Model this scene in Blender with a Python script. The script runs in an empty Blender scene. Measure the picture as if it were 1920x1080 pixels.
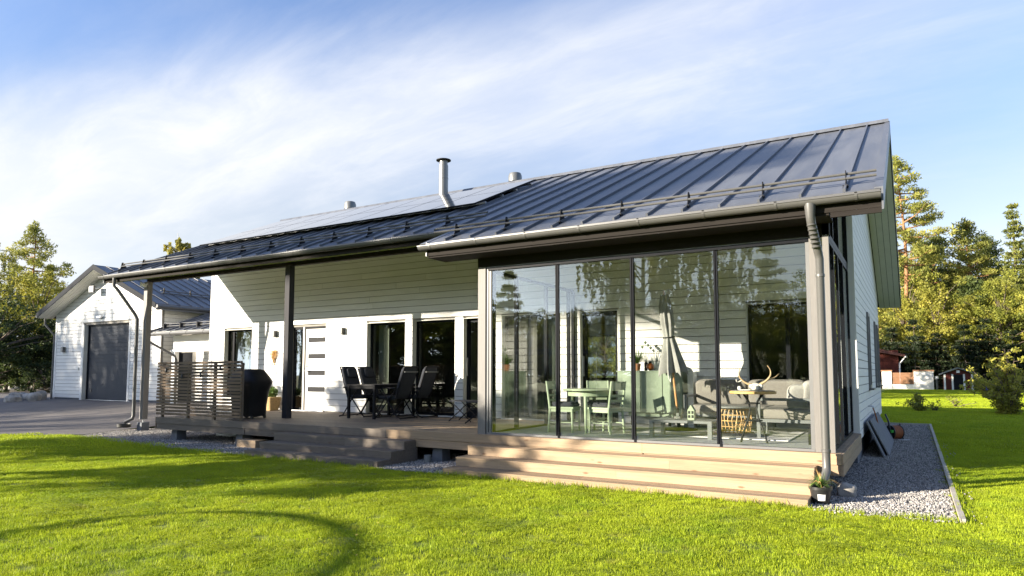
import bpy, math, random
import numpy as np
from mathutils import Vector, Matrix
R = math.radians
rnd = random.Random(7)
sc = bpy.context.scene
col = sc.collection

# ---------------------------------------------------------------- camera, sky, sun, exposure
cam = bpy.data.objects.new('camera', bpy.data.cameras.new('camera'))
col.objects.link(cam)
cam.location = (0.7757, -8.9794, 0.955)
cam.rotation_euler = (math.pi / 2 + 0.0731, 0, 0.533)
cam.data.sensor_width = 36.0
cam.data.lens = 36.0 * 1270.9 / 1920
cam.data.shift_y = 67.15 / 1920
cam.data.clip_start = 0.05
cam.data.clip_end = 2000
sc.camera = cam

SUN_AZ = math.atan2(-0.876, -1.0)          # heading of the sun from +Y towards +X
SUN_EL = math.atan2(0.351, math.hypot(0.876, 1.0))
world = bpy.data.worlds.new('World')
sc.world = world
world.use_nodes = True
wn, wl = world.node_tree.nodes, world.node_tree.links
wn.clear()
def N(nt, t, **kw):
    n = nt.nodes.new(t)
    for k, v in kw.items():
        if k == 'inp':
            for i, x in v.items(): n.inputs[i].default_value = x
        else: setattr(n, k, v)
    return n
wt = world.node_tree
sky = N(wt, 'ShaderNodeTexSky', sky_type='NISHITA', sun_disc=False, sun_elevation=SUN_EL, sun_rotation=SUN_AZ, air_density=1.0, dust_density=0.6, ozone_density=2.0)
tc = N(wt, 'ShaderNodeTexCoord')
sep = N(wt, 'ShaderNodeSeparateXYZ'); wl.new(tc.outputs['Generated'], sep.inputs[0])
zc = N(wt, 'ShaderNodeMath', operation='MAXIMUM', inp={1: 0.0}); wl.new(sep.outputs[2], zc.inputs[0])
za = N(wt, 'ShaderNodeMath', operation='ADD', inp={1: 0.22}); wl.new(zc.outputs[0], za.inputs[0])
dv = N(wt, 'ShaderNodeVectorMath', operation='DIVIDE'); wl.new(tc.outputs['Generated'], dv.inputs[0])
cb = N(wt, 'ShaderNodeCombineXYZ'); wl.new(za.outputs[0], cb.inputs[0]); wl.new(za.outputs[0], cb.inputs[1]); cb.inputs[2].default_value = 1
wl.new(cb.outputs[0], dv.inputs[1])
def cloud_layer(rot, scale, loc, nscale, detail, rough, lo, hi, dist=0.0):
    mp = N(wt, 'ShaderNodeMapping'); mp.inputs['Rotation'].default_value = (0, 0, R(rot)); mp.inputs['Scale'].default_value = scale; mp.inputs['Location'].default_value = loc
    wl.new(dv.outputs[0], mp.inputs[0])
    nz = N(wt, 'ShaderNodeTexNoise'); nz.inputs['Scale'].default_value = nscale; nz.inputs['Detail'].default_value = detail; nz.inputs['Roughness'].default_value = rough; nz.inputs['Distortion'].default_value = dist
    wl.new(mp.outputs[0], nz.inputs['Vector'])
    mr = N(wt, 'ShaderNodeMapRange', interpolation_type='SMOOTHSTEP'); mr.inputs[1].default_value = lo; mr.inputs[2].default_value = hi
    wl.new(nz.outputs[0], mr.inputs[0])
    return mr.outputs[0]
c1 = cloud_layer(16, (0.5, 1.0, 0), (0.35, 0.2, 0), 1.1, 6.0, 0.55, 0.0, 1.0, 0.4)
c2 = cloud_layer(22, (0.30, 1.5, 0), (1.3, 4.2, 0), 2.2, 10.0, 0.6, 0.0, 1.0, 0.7)
c3 = cloud_layer(30, (0.45, 1.0, 0), (7.1, 2.2, 0), 5.5, 10.0, 0.62, 0.34, 0.72, 0.45)
def mth(op, x, y, clamp=False):
    n = N(wt, 'ShaderNodeMath', operation=op, use_clamp=clamp)
    for i, q in enumerate((x, y)):
        if isinstance(q, (int, float)): n.inputs[i].default_value = q
        else: wl.new(q, n.inputs[i])
    return n.outputs[0]
def side_of(nv, lo, hi, amp):   # soft ragged edge of the cirrus bank along a great circle
    d = N(wt, 'ShaderNodeVectorMath', operation='DOT_PRODUCT'); wl.new(tc.outputs['Generated'], d.inputs[0]); d.inputs[1].default_value = nv
    w = mth('ADD', d.outputs['Value'], mth('MULTIPLY', mth('SUBTRACT', mth('ADD', mth('MULTIPLY', c1, 0.6), mth('MULTIPLY', c2, 0.4)), 0.5), amp))
    m = N(wt, 'ShaderNodeMapRange', interpolation_type='SMOOTHSTEP'); m.inputs[1].default_value = lo; m.inputs[2].default_value = hi; wl.new(w, m.inputs[0]); return m.outputs[0]
band = mth('MULTIPLY', side_of((-0.1098, 0.4868, -0.8666), -0.07, 0.10, 0.16), side_of((-0.1309, -0.3879, 0.9124), -0.12, 0.20, 0.24))
body = mth('MULTIPLY', band, mth('ADD', 0.78, mth('MULTIPLY', c3, 0.22)))
wisps = mth('MULTIPLY', mth('MULTIPLY', c3, c2), 0.18)
hz = N(wt, 'ShaderNodeMapRange', interpolation_type='SMOOTHSTEP'); hz.inputs[1].default_value = 0.44; hz.inputs[2].default_value = 0.10; hz.inputs[3].default_value = 0.0; hz.inputs[4].default_value = 0.95
wl.new(sep.outputs[2], hz.inputs[0])
mx1 = mth('ADD', body, wisps, True)
lift = N(wt, 'ShaderNodeMixRGB', blend_type='MULTIPLY', inp={0: 1.0}); wl.new(sky.outputs[0], lift.inputs[1]); lift.inputs[2].default_value = (1.0, 0.975, 1.12, 1)
hmix = N(wt, 'ShaderNodeMixRGB'); wl.new(hz.outputs[0], hmix.inputs[0]); wl.new(lift.outputs[0], hmix.inputs[1]); bw = N(wt, 'ShaderNodeRGBToBW'); wl.new(lift.outputs[0], bw.inputs[0]); pale = N(wt, 'ShaderNodeMixRGB', blend_type='MULTIPLY', inp={0: 1.0}); wl.new(bw.outputs[0], pale.inputs[1]); pale.inputs[2].default_value = (0.74, 0.86, 0.985, 1); wl.new(pale.outputs[0], hmix.inputs[2])
mixc = N(wt, 'ShaderNodeMixRGB'); wl.new(mx1, mixc.inputs[0]); wl.new(hmix.outputs[0], mixc.inputs[1]); mixc.inputs[2].default_value = (3.7, 3.76, 3.9, 1)
bg = N(wt, 'ShaderNodeBackground'); bg.inputs[1].default_value = 0.08; wl.new(mixc.outputs[0], bg.inputs[0])
wo = N(wt, 'ShaderNodeOutputWorld'); wl.new(bg.outputs[0], wo.inputs[0])

sun = bpy.data.objects.new('sun', bpy.data.lights.new('sun', 'SUN'))
sun.data.energy = 4.4; sun.data.angle = R(0.53); sun.data.color = (1.0, 0.90, 0.74)
sun.rotation_euler = Vector((-0.876, -1.0, 0.351)).to_track_quat('Z', 'Y').to_euler()
sun.location = (-20, -25, 20); col.objects.link(sun)

sc.view_settings.view_transform = 'Standard'; sc.view_settings.look = 'None'
sc.view_settings.exposure = 1.82; sc.view_settings.gamma = 1.0; sc.view_settings.use_curve_mapping = False
sc.render.engine = 'CYCLES'
sc.cycles.max_bounces = 10; sc.cycles.transparent_max_bounces = 16; sc.cycles.glossy_bounces = 4; sc.cycles.diffuse_bounces = 4
sc.cycles.caustics_reflective = False; sc.cycles.caustics_refractive = False
sc.cycles.use_denoising = True
sc.cycles.sample_clamp_indirect = 6.0

# ---------------------------------------------------------------- materials
def pmat(name, c, rough=0.5, metal=0.0, var=0.12, scale=3.0, stretch=(1, 1, 1), bump=0.0, bscale=60.0, spec=0.5, objvar=0.0, c2=None, det=4.0, transl=0.0, coat=0.0, rvar=0.0, attr=None, wpos=None):
    m = bpy.data.materials.new(name); m.use_nodes = True
    nt = m.node_tree; L = nt.links; p = nt.nodes['Principled BSDF']
    p.inputs['Roughness'].default_value = rough; p.inputs['Metallic'].default_value = metal
    p.inputs['Specular IOR Level'].default_value = spec
    if coat: p.inputs['Coat Weight'].default_value = coat; p.inputs['Coat Roughness'].default_value = 0.1
    t = N(nt, 'ShaderNodeTexCoord'); oi = N(nt, 'ShaderNodeObjectInfo')
    off = N(nt, 'ShaderNodeVectorMath', operation='MULTIPLY_ADD'); L.new(oi.outputs['Random'], off.inputs[0]); off.inputs[1].default_value = (37, 53, 71); L.new(t.outputs['Object'], off.inputs[2])
    mp = N(nt, 'ShaderNodeMapping'); mp.inputs['Scale'].default_value = stretch; L.new(off.outputs[0], mp.inputs[0])
    nz = N(nt, 'ShaderNodeTexNoise'); nz.inputs['Scale'].default_value = scale; nz.inputs['Detail'].default_value = det; nz.inputs['Roughness'].default_value = 0.6
    L.new(mp.outputs[0], nz.inputs['Vector'])
    a = tuple(max(0, x * (1 - var)) for x in c); b = tuple(min(1, x * (1 + var)) for x in c) if c2 is None else c2
    rp = N(nt, 'ShaderNodeMapRange'); rp.inputs[1].default_value = 0.3; rp.inputs[2].default_value = 0.7; L.new(nz.outputs[0], rp.inputs[0])
    mx = N(nt, 'ShaderNodeMixRGB'); mx.inputs[1].default_value = (*a, 1); mx.inputs[2].default_value = (*b, 1); L.new(rp.outputs[0], mx.inputs[0])
    out = mx.outputs[0]
    if objvar:
        hs = N(nt, 'ShaderNodeHueSaturation'); mr = N(nt, 'ShaderNodeMapRange'); mr.inputs[3].default_value = 1 - objvar; mr.inputs[4].default_value = 1 + objvar
        L.new(oi.outputs['Random'], mr.inputs[0]); L.new(mr.outputs[0], hs.inputs['Value']); L.new(out, hs.inputs['Color']); out = hs.outputs[0]
    if attr:
        at = N(nt, 'ShaderNodeAttribute', attribute_name=attr); hs = N(nt, 'ShaderNodeHueSaturation'); L.new(out, hs.inputs['Color'])
        mr = N(nt, 'ShaderNodeMapRange'); mr.inputs[3].default_value = 0.62; mr.inputs[4].default_value = 1.4; L.new(at.outputs['Fac'], mr.inputs[0]); L.new(mr.outputs[0], hs.inputs['Value'])
        mh = N(nt, 'ShaderNodeMapRange'); mh.inputs[3].default_value = 0.515; mh.inputs[4].default_value = 0.48; L.new(at.outputs['Fac'], mh.inputs[0]); L.new(mh.outputs[0], hs.inputs['Hue'])
        out = hs.outputs[0]
    if wpos:   # patches across the whole lawn: dry, lush and mossy spots
        ge = N(nt, 'ShaderNodeNewGeometry')
        for sc_, lo_, hi_, cc_, am_ in wpos:
            nw = N(nt, 'ShaderNodeTexNoise'); nw.inputs['Scale'].default_value = sc_; nw.inputs['Detail'].default_value = 5; nw.inputs['Roughness'].default_value = 0.6; L.new(ge.outputs['Position'], nw.inputs['Vector'])
            mw = N(nt, 'ShaderNodeMapRange'); mw.inputs[1].default_value = lo_; mw.inputs[2].default_value = hi_; mw.inputs[4].default_value = am_; L.new(nw.outputs[0], mw.inputs[0])
            mm = N(nt, 'ShaderNodeMixRGB'); L.new(mw.outputs[0], mm.inputs[0]); L.new(out, mm.inputs[1]); mm.inputs[2].default_value = (*cc_, 1); out = mm.outputs[0]
    L.new(out, p.inputs['Base Color'])
    if rvar:
        mr = N(nt, 'ShaderNodeMapRange'); mr.inputs[3].default_value = rough - rvar; mr.inputs[4].default_value = rough + rvar; L.new(nz.outputs[0], mr.inputs[0]); L.new(mr.outputs[0], p.inputs['Roughness'])
    if bump:
        n2 = N(nt, 'ShaderNodeTexNoise'); n2.inputs['Scale'].default_value = bscale; n2.inputs['Detail'].default_value = 3; L.new(mp.outputs[0], n2.inputs['Vector'])
        bp = N(nt, 'ShaderNodeBump'); bp.inputs['Strength'].default_value = bump; bp.inputs['Distance'].default_value = 0.01; L.new(n2.outputs[0], bp.inputs['Height']); L.new(bp.outputs[0], p.inputs['Normal'])
    if transl:
        tr = N(nt, 'ShaderNodeBsdfTranslucent'); L.new(out, tr.inputs[0]); ms = N(nt, 'ShaderNodeMixShader'); ms.inputs[0].default_value = transl
        L.new(p.outputs[0], ms.inputs[1]); L.new(tr.outputs[0], ms.inputs[2]); L.new(ms.outputs[0], nt.nodes['Material Output'].inputs[0])
    return m
def wood(name, c, dark, objvar=0.12, stretch=(1.2, 22, 22), rough=0.7, spec=0.3):
    m = pmat(name, c, rough, var=0.16, scale=2.0, stretch=stretch, bump=0.25, bscale=6, objvar=objvar, spec=spec, det=6)
    nt = m.node_tree; L = nt.links; p = nt.nodes['Principled BSDF']
    src = p.inputs['Base Color'].links[0].from_socket
    oi = N(nt, 'ShaderNodeObjectInfo'); t = N(nt, 'ShaderNodeTexCoord')
    off = N(nt, 'ShaderNodeVectorMath', operation='MULTIPLY_ADD'); L.new(oi.outputs['Random'], off.inputs[0]); off.inputs[1].default_value = (11, 23, 31); L.new(t.outputs['Object'], off.inputs[2])
    mp = N(nt, 'ShaderNodeMapping'); mp.inputs['Scale'].default_value = (1.0, 3, 3) if stretch[0] < 2 else (3, 1.0, 3); L.new(off.outputs[0], mp.inputs[0])
    vo = N(nt, 'ShaderNodeTexVoronoi'); vo.inputs['Scale'].default_value = 2.6; vo.inputs['Randomness'].default_value = 1; L.new(mp.outputs[0], vo.inputs['Vector'])
    mr = N(nt, 'ShaderNodeMapRange'); mr.inputs[1].default_value = 0.05; mr.inputs[2].default_value = 0.14; mr.inputs[3].default_value = 0.75; mr.inputs[4].default_value = 0.0; L.new(vo.outputs['Distance'], mr.inputs[0])
    mx = N(nt, 'ShaderNodeMixRGB'); L.new(mr.outputs[0], mx.inputs[0]); L.new(src, mx.inputs[1]); mx.inputs[2].default_value = (*dark, 1)
    L.new(mx.outputs[0], p.inputs['Base Color'])
    return m
def glass(name, tint, ior):
    m = bpy.data.materials.new(name); m.use_nodes = True; nt = m.node_tree; nt.nodes.clear(); L = nt.links
    fr = N(nt, 'ShaderNodeFresnel'); ge = N(nt, 'ShaderNodeNewGeometry')   # the thin pane reflects alike from both of its faces
    io = N(nt, 'ShaderNodeMapRange'); io.inputs[3].default_value = ior; io.inputs[4].default_value = 1 / ior; L.new(ge.outputs['Backfacing'], io.inputs[0]); L.new(io.outputs[0], fr.inputs[0])
    tr = N(nt, 'ShaderNodeBsdfTransparent'); tr.inputs[0].default_value = (*tint, 1)
    gl = N(nt, 'ShaderNodeBsdfGlossy'); gl.inputs[0].default_value = (0.97, 0.98, 0.98, 1); gl.inputs['Roughness'].default_value = 0.0
    tq = N(nt, 'ShaderNodeTexCoord'); nq = N(nt, 'ShaderNodeTexNoise'); nq.inputs['Scale'].default_value = 1.1; nq.inputs['Detail'].default_value = 1; L.new(tq.outputs['Object'], nq.inputs['Vector'])
    bq_ = N(nt, 'ShaderNodeBump'); bq_.inputs['Strength'].default_value = 0.12; bq_.inputs['Distance'].default_value = 0.0015; L.new(nq.outputs[0], bq_.inputs['Height']); L.new(bq_.outputs[0], gl.inputs['Normal'])
    ms = N(nt, 'ShaderNodeMixShader'); L.new(fr.outputs[0], ms.inputs[0]); L.new(tr.outputs[0], ms.inputs[1]); L.new(gl.outputs[0], ms.inputs[2])
    o = N(nt, 'ShaderNodeOutputMaterial'); L.new(ms.outputs[0], o.inputs[0])
    return m
X = {}
X['white'] = pmat('white_paint', (0.75, 0.74, 0.705), 0.55, var=0.06, scale=3, bump=0.06, bscale=90, stretch=(0.4, 3, 3), objvar=0.035)
X['groove_shade'] = pmat('groove_shade', (0.26, 0.245, 0.22), 0.9, var=0.1)  # dark wall core behind the boards; groove shade is put into its colour
X['whitetrim'] = pmat('white_trim_paint', (0.77, 0.76, 0.735), 0.5, var=0.02)
X['offwhite'] = pmat('off_white', (0.68, 0.68, 0.62), 0.6, var=0.05)
X['roof'] = pmat('roof_sheet', (0.112, 0.118, 0.132), 0.40, var=0.2, scale=1.5, stretch=(3, 0.35, 1), bump=0.35, bscale=2.2, spec=0.55, objvar=0.09, rvar=0.14, det=7)
X['gutter'] = pmat('gutter_metal', (0.092, 0.09, 0.086), 0.4, var=0.05, spec=0.6)
X['blackwood'] = wood('black_wood', (0.022, 0.019, 0.017), (0.012, 0.01, 0.01), 0.1, rough=0.75, spec=0.08)
X['postwood'] = pmat('post_paint', (0.05, 0.049, 0.053), 0.6, spec=0.06, var=0.12, scale=3, stretch=(20, 20, 1), bump=0.12, bscale=8)
X['greypost'] = pmat('grey_post_paint', (0.165, 0.155, 0.145), 0.6, var=0.1, scale=3, stretch=(25, 25, 1), bump=0.15, bscale=8)
X['frame'] = pmat('dark_frame', (0.012, 0.013, 0.016), 0.4, var=0.06, spec=0.05)
X['greyframe'] = pmat('grey_frame', (0.15, 0.15, 0.15), 0.45, var=0.06)
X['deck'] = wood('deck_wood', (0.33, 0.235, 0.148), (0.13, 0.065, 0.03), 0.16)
X['deckd'] = wood('deck_wood_shade', (0.15, 0.124, 0.10), (0.12, 0.075, 0.045), 0.14)  # darker copy of the deck wood, the left side's shade put into its colour
X['decky'] = wood('deck_wood_across', (0.29, 0.212, 0.14), (0.17, 0.09, 0.045), 0.12, stretch=(22, 1.2, 22))
X['slat'] = wood('slat_wood', (0.155, 0.108, 0.07), (0.1, 0.07, 0.05), 0.16)
X['concrete'] = pmat('dark_concrete', (0.13, 0.14, 0.155), 0.85, var=0.15, scale=6, bump=0.3, bscale=60)
X['asphalt'] = pmat('asphalt', (0.14, 0.125, 0.115), 0.85, var=0.16, scale=1.4, bump=0.5, bscale=160, det=8)
X['gravelbase'] = pmat('gravel_base', (0.17, 0.165, 0.16), 0.95, var=0.5, scale=60, bump=0.9, bscale=60)
X['pebble'] = pmat('pebble', (0.31, 0.29, 0.27), 0.85, var=0.35, scale=20, objvar=0.55)
X['soil'] = pmat('lawn_soil', (0.16, 0.205, 0.015), 0.95, var=0.35, scale=0.9, bump=0.7, bscale=45, c2=(0.21, 0.25, 0.02), det=8)
X['grass'] = pmat('grass_blade', (0.355, 0.44, 0.024), 0.5, var=0.2, scale=1.2, objvar=0.16, transl=0.4, spec=0.2, attr='tint', wpos=[(0.55, 0.42, 0.7, (0.42, 0.47, 0.03), 0.6), (1.1, 0.5, 0.75, (0.17, 0.30, 0.02), 0.7), (3.5, 0.62, 0.78, (0.42, 0.34, 0.10), 0.55)])
X['solar'] = pmat('solar_glass', (0.012, 0.014, 0.024), 0.06, var=0.05, spec=0.75, coat=0.5)
X['black'] = pmat('black_metal', (0.019, 0.019, 0.021), 0.5, var=0.1, spec=0.08)
X['fabric'] = pmat('dark_fabric', (0.042, 0.045, 0.053), 0.95, spec=0.08, var=0.15, scale=30, bump=0.3, bscale=200)
X['cover'] = pmat('bbq_cover', (0.012, 0.012, 0.014), 0.5, spec=0.2, var=0.2, scale=5, bump=0.5, bscale=7)
X['taupe'] = pmat('taupe_cushion', (0.21, 0.195, 0.17), 0.95, var=0.1, scale=40, bump=0.3, bscale=180)
X['pillow'] = pmat('pale_pillow', (0.36, 0.345, 0.31), 0.95, var=0.1, scale=40, bump=0.3, bscale=180)
X['aniframe'] = pmat('grey_aluminium', (0.16, 0.17, 0.165), 0.4, var=0.05)
X['green'] = pmat('sage_paint', (0.30, 0.37, 0.235), 0.45, var=0.05, scale=4)
X['cabgreen'] = pmat('sage_cabinet', (0.23, 0.29, 0.2), 0.32, var=0.04, scale=4, spec=0.6)
X['carpet'] = pmat('grey_carpet', (0.33, 0.335, 0.34), 0.95, var=0.2, scale=14, bump=0.4, bscale=150)
X['rug'] = pmat('pale_rug', (0.68, 0.67, 0.66), 0.95, var=0.1, scale=30)
X['rugdark'] = pmat('dark_rug', (0.2, 0.21, 0.23), 0.95, var=0.1, scale=30)
X['rattan'] = pmat('rattan', (0.55, 0.34, 0.12), 0.55, var=0.2, scale=12)
X['wicker'] = pmat('wicker', (0.5, 0.34, 0.15), 0.7, var=0.3, scale=40, bump=0.8, bscale=50)
X['terracotta'] = pmat('terracotta', (0.42, 0.2, 0.1), 0.8, var=0.12)
X['bone'] = pmat('bone', (0.72, 0.68, 0.6), 0.7, var=0.12, scale=20)
X['antler'] = pmat('antler', (0.46, 0.33, 0.18), 0.6, var=0.25, scale=12)
X['parasol'] = pmat('parasol_cloth', (0.27, 0.27, 0.25), 0.9, var=0.1, scale=8)
X['pole'] = pmat('pole_wood', (0.5, 0.27, 0.1), 0.5, var=0.12, stretch=(20, 20, 1))
X['door'] = pmat('door_paint', (0.56, 0.53, 0.49), 0.5, var=0.02)
X['steel'] = pmat('steel', (0.6, 0.6, 0.6), 0.3, 0.9, var=0.05)
X['chimney'] = pmat('chimney_steel', (0.2, 0.2, 0.19), 0.35, 0.4, var=0.06)
X['garagedoor'] = pmat('garage_door_paint', (0.06, 0.065, 0.076), 0.5, spec=0.08, var=0.04)
X['stone'] = pmat('stone', (0.33, 0.31, 0.28), 0.9, var=0.35, scale=5, bump=0.7, bscale=12, objvar=0.25)
X['palewood'] = pmat('pale_edging', (0.42, 0.38, 0.32), 0.9, var=0.2, scale=4)
X['redwood'] = pmat('red_paint', (0.085, 0.022, 0.016), 0.85, spec=0.2, var=0.2, scale=4, stretch=(6, 6, 1))
X['redroof'] = pmat('red_tile', (0.12, 0.042, 0.03), 0.8, var=0.25, scale=6)
X['render'] = pmat('pale_render', (0.78, 0.75, 0.68), 0.9, var=0.04)
X['brownslat'] = pmat('brown_slat', (0.3, 0.15, 0.075), 0.7, var=0.15)
X['inside'] = pmat('room_wall', (0.30, 0.29, 0.27), 0.9, var=0.05)
X['insidefloor'] = pmat('room_floor', (0.16, 0.12, 0.09), 0.5, var=0.15)
X['orange'] = pmat('orange_hose', (0.3, 0.1, 0.035), 0.6, var=0.15)
X['plastic'] = pmat('black_plastic', (0.02, 0.02, 0.02), 0.4, var=0.1)
X['gplastic'] = pmat('green_plastic', (0.05, 0.4, 0.05), 0.5)
X['paper'] = pmat('paper_label', (0.75, 0.75, 0.74), 0.7)
X['amber'] = pmat('amber_ball', (0.3, 0.09, 0.02), 0.2, var=0.5, scale=30)
X['pinebark'] = pmat('pine_bark', (0.30, 0.15, 0.07), 0.9, var=0.3, scale=4, bump=0.6, bscale=12)
X['bark'] = pmat('bark', (0.13, 0.1, 0.075), 0.95, var=0.35, scale=6, bump=0.7, bscale=14)
X['birchbark'] = pmat('birch_bark', (0.55, 0.53, 0.48), 0.8, var=0.5, scale=3, stretch=(1, 1, 5))
def leafmat(n, c, c2): return pmat(n, c, 0.55, var=0.3, scale=0.35, c2=c2, det=3, transl=0.42, spec=0.25, objvar=0.1, attr='tint')
X['needle'] = leafmat('pine_needles', (0.28, 0.30, 0.065), (0.39, 0.385, 0.085))
X['needled'] = leafmat('dark_pine_needles', (0.13, 0.17, 0.05), (0.2, 0.225, 0.06))
X['spruce'] = leafmat('spruce_needles', (0.15, 0.19, 0.05), (0.27, 0.285, 0.065))
X['spruceblue'] = leafmat('pale_pine_needles', (0.15, 0.2, 0.06), (0.22, 0.26, 0.08))
X['birchleaf'] = leafmat('birch_leaves', (0.30, 0.31, 0.055), (0.41, 0.40, 0.065))
X['leaf'] = leafmat('broad_leaves', (0.21, 0.25, 0.045), (0.33, 0.345, 0.055))
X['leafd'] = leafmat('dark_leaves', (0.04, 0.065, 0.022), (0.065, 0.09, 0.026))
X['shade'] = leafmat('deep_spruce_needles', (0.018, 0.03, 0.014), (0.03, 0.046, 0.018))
X['leafmir'] = leafmat('garden_birch_leaves', (0.13, 0.16, 0.04), (0.2, 0.21, 0.05))
X['leafy'] = leafmat('yellow_leaves', (0.38, 0.35, 0.07), (0.46, 0.41, 0.09))
X['potleaf'] = pmat('pot_leaves', (0.12, 0.2, 0.04), 0.5, var=0.3, scale=9, transl=0.25)
X['glass'] = glass('veranda_glass', (0.985, 0.995, 0.99), 1.70)
X['wglass'] = glass('window_glass', (0.66, 0.69, 0.67), 1.75)
X['jar'] = glass('jar_glass', (0.93, 0.96, 0.95), 1.4)

# ---------------------------------------------------------------- mesh helpers
ORI = {}
class M:
    def __init__(s): s.v = []; s.f = []
    def add(s, v, f):
        o = len(s.v); s.v += [tuple(p) for p in v]; s.f += [tuple(i + o for i in q) for q in f]; return s
    def box(s, x0, x1, y0, y1, z0, z1, mtx=None):
        v = [(x0, y0, z0), (x1, y0, z0), (x1, y1, z0), (x0, y1, z0), (x0, y0, z1), (x1, y0, z1), (x1, y1, z1), (x0, y1, z1)]
        if mtx is not None: v = [mtx @ Vector(p) for p in v]
        return s.add(v, [(3, 2, 1, 0), (4, 5, 6, 7), (0, 1, 5, 4), (1, 2, 6, 5), (2, 3, 7, 6), (3, 0, 4, 7)])
    def ext(s, poly, vec):
        n = len(poly); vec = Vector(vec); a = [Vector(p) for p in poly]; b = [p + vec for p in a]
        nrm = Vector((0, 0, 0))
        for i in range(n): nrm += a[i].cross(a[(i + 1) % n])
        if nrm.dot(vec) > 0: a, b = a[::-1], b[::-1]
        return s.add(a + b, [tuple(range(n)), tuple(range(2 * n - 1, n - 1, -1))] + [(i, i + n, (i + 1) % n + n, (i + 1) % n)[::1] for i in range(n)])
    def tube(s, pts, r, n=8, caps=True):
        pts = [Vector(p) for p in pts]; k = len(pts); rr = r if isinstance(r, (list, tuple)) else [r] * k
        v = []; pu = None
        for i in range(k):
            d = (pts[min(i + 1, k - 1)] - pts[max(i - 1, 0)]).normalized()
            u = (Vector((0, 0, 1)) if abs(d.z) < 0.95 else Vector((1, 0, 0))) if pu is None else pu
            u = (u - d * u.dot(d)).normalized(); pu = u; w = d.cross(u)
            for j in range(n):
                a = 2 * math.pi * j / n; v.append(pts[i] + (u * math.cos(a) + w * math.sin(a)) * rr[i])
        f = [(i * n + j, i * n + (j + 1) % n, (i + 1) * n + (j + 1) % n, (i + 1) * n + j) for i in range(k - 1) for j in range(n)]
        if caps: f += [tuple(range(n - 1, -1, -1)), tuple(range((k - 1) * n, k * n))]
        return s.add(v, f)
    def lathe(s, prof, c, n=20, sx=1, sy=1):
        v = [(c[0] + r * math.cos(2 * math.pi * j / n) * sx, c[1] + r * math.sin(2 * math.pi * j / n) * sy, c[2] + z) for r, z in prof for j in range(n)]
        k = len(prof); f = [(i * n + j, i * n + (j + 1) % n, (i + 1) * n + (j + 1) % n, (i + 1) * n + j) for i in range(k - 1) for j in range(n)]
        f += [tuple(range(n - 1, -1, -1)), tuple(range((k - 1) * n, k * n))]
        return s.add(v, f)
    def pillow(s, c, size, mtx=None, n=6, e=0.35):
        # a soft cushion: a superellipsoid-like box
        v = []; f = []; nu, nv = 4 * n, 2 * n
        sg = lambda x, p: math.copysign(abs(x) ** p, x)
        for i in range(nv + 1):
            a = -math.pi / 2 + math.pi * i / nv
            for j in range(nu):
                b = 2 * math.pi * j / nu
                p = Vector((sg(math.cos(a), e) * sg(math.cos(b), e) * size[0] / 2, sg(math.cos(a), e) * sg(math.sin(b), e) * size[1] / 2, sg(math.sin(a), e) * size[2] / 2))
                if mtx is not None: p = mtx @ p
                v.append(p + Vector(c))
        for i in range(nv):
            for j in range(nu): f.append((i * nu + j, i * nu + (j + 1) % nu, (i + 1) * nu + (j + 1) % nu, (i + 1) * nu + j))
        return s.add(v, f)
def tag(o, label=None, cat=None, group=None, kind=None):
    for k, v in (('label', label), ('category', cat), ('group', group), ('kind', kind)):
        if v: o[k] = v
    return o
def thing(name, label, cat, loc=(0, 0, 0), group=None):
    o = bpy.data.objects.new(name, None); o.empty_display_size = 0.2; o.location = loc; col.objects.link(o); ORI[o.name] = Vector(loc)
    return tag(o, label, cat, group)
def mesh_of(m, name, mat, org=Vector((0, 0, 0)), smooth=None):
    me = bpy.data.meshes.new(name)
    me.from_pydata([tuple(Vector(p) - org) for p in m.v], [], m.f); me.materials.append(mat)
    if smooth is not None:
        me.polygons.foreach_set('use_smooth', [True] * len(me.polygons)); me.set_sharp_from_angle(angle=R(smooth))
    me.update(); return me
def build(m, name, mat, parent=None, smooth=None, label=None, kind=None):
    org = ORI.get(parent.name, Vector((0, 0, 0))) if parent else Vector((0, 0, 0))
    mt = X[mat] if isinstance(mat, str) else mat
    o = bpy.data.objects.new(name, mesh_of(m, name, mt, org, smooth)); col.objects.link(o)
    if parent: o.parent = parent
    ORI[o.name] = org
    if label: o['label'] = label
    if kind: o['kind'] = kind
    return o
PC = {}
def piece(name, mat, parent, cx, cy, cz, sx, sy, sz, rot=(0, 0, 0), ch=0.0):
    """one separate board, sheet or slat; alike ones share their mesh"""
    key = (name, mat, round(sx, 3), round(sy, 3), round(sz, 3), ch)
    if key not in PC:
        m = M().box(-sx / 2, sx / 2, -sy / 2, sy / 2, -sz / 2, sz / 2)
        PC[key] = mesh_of(m, name, X[mat])
    org = ORI.get(parent.name, Vector((0, 0, 0)))
    o = bpy.data.objects.new(name, PC[key]); o.location = Vector((cx, cy, cz)) - org; o.rotation_euler = rot
    o.parent = parent; col.objects.link(o); ORI[o.name] = Vector((cx, cy, cz)); return o
def pbox(name, mat, parent, x0, x1, y0, y1, z0, z1):
    return piece(name, mat, parent, (x0 + x1) / 2, (y0 + y1) / 2, (z0 + z1) / 2, abs(x1 - x0), abs(y1 - y0), abs(z1 - z0))
def kids(o): return [c for c in o.children]
def copy_tree(o, loc=None, rotz=None, label=None, parent=None, scale=None):
    c = o.copy(); col.objects.link(c)
    if parent is not None: c.parent = parent
    for ch in kids(o): copy_tree(ch, parent=c)
    if loc is not None: c.location = loc
    if rotz is not None: c.rotation_euler = (0, 0, rotz)
    if scale is not None: c.scale = scale if isinstance(scale, (tuple, list)) else (scale,) * 3
    if label: c['label'] = label
    return c
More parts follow.
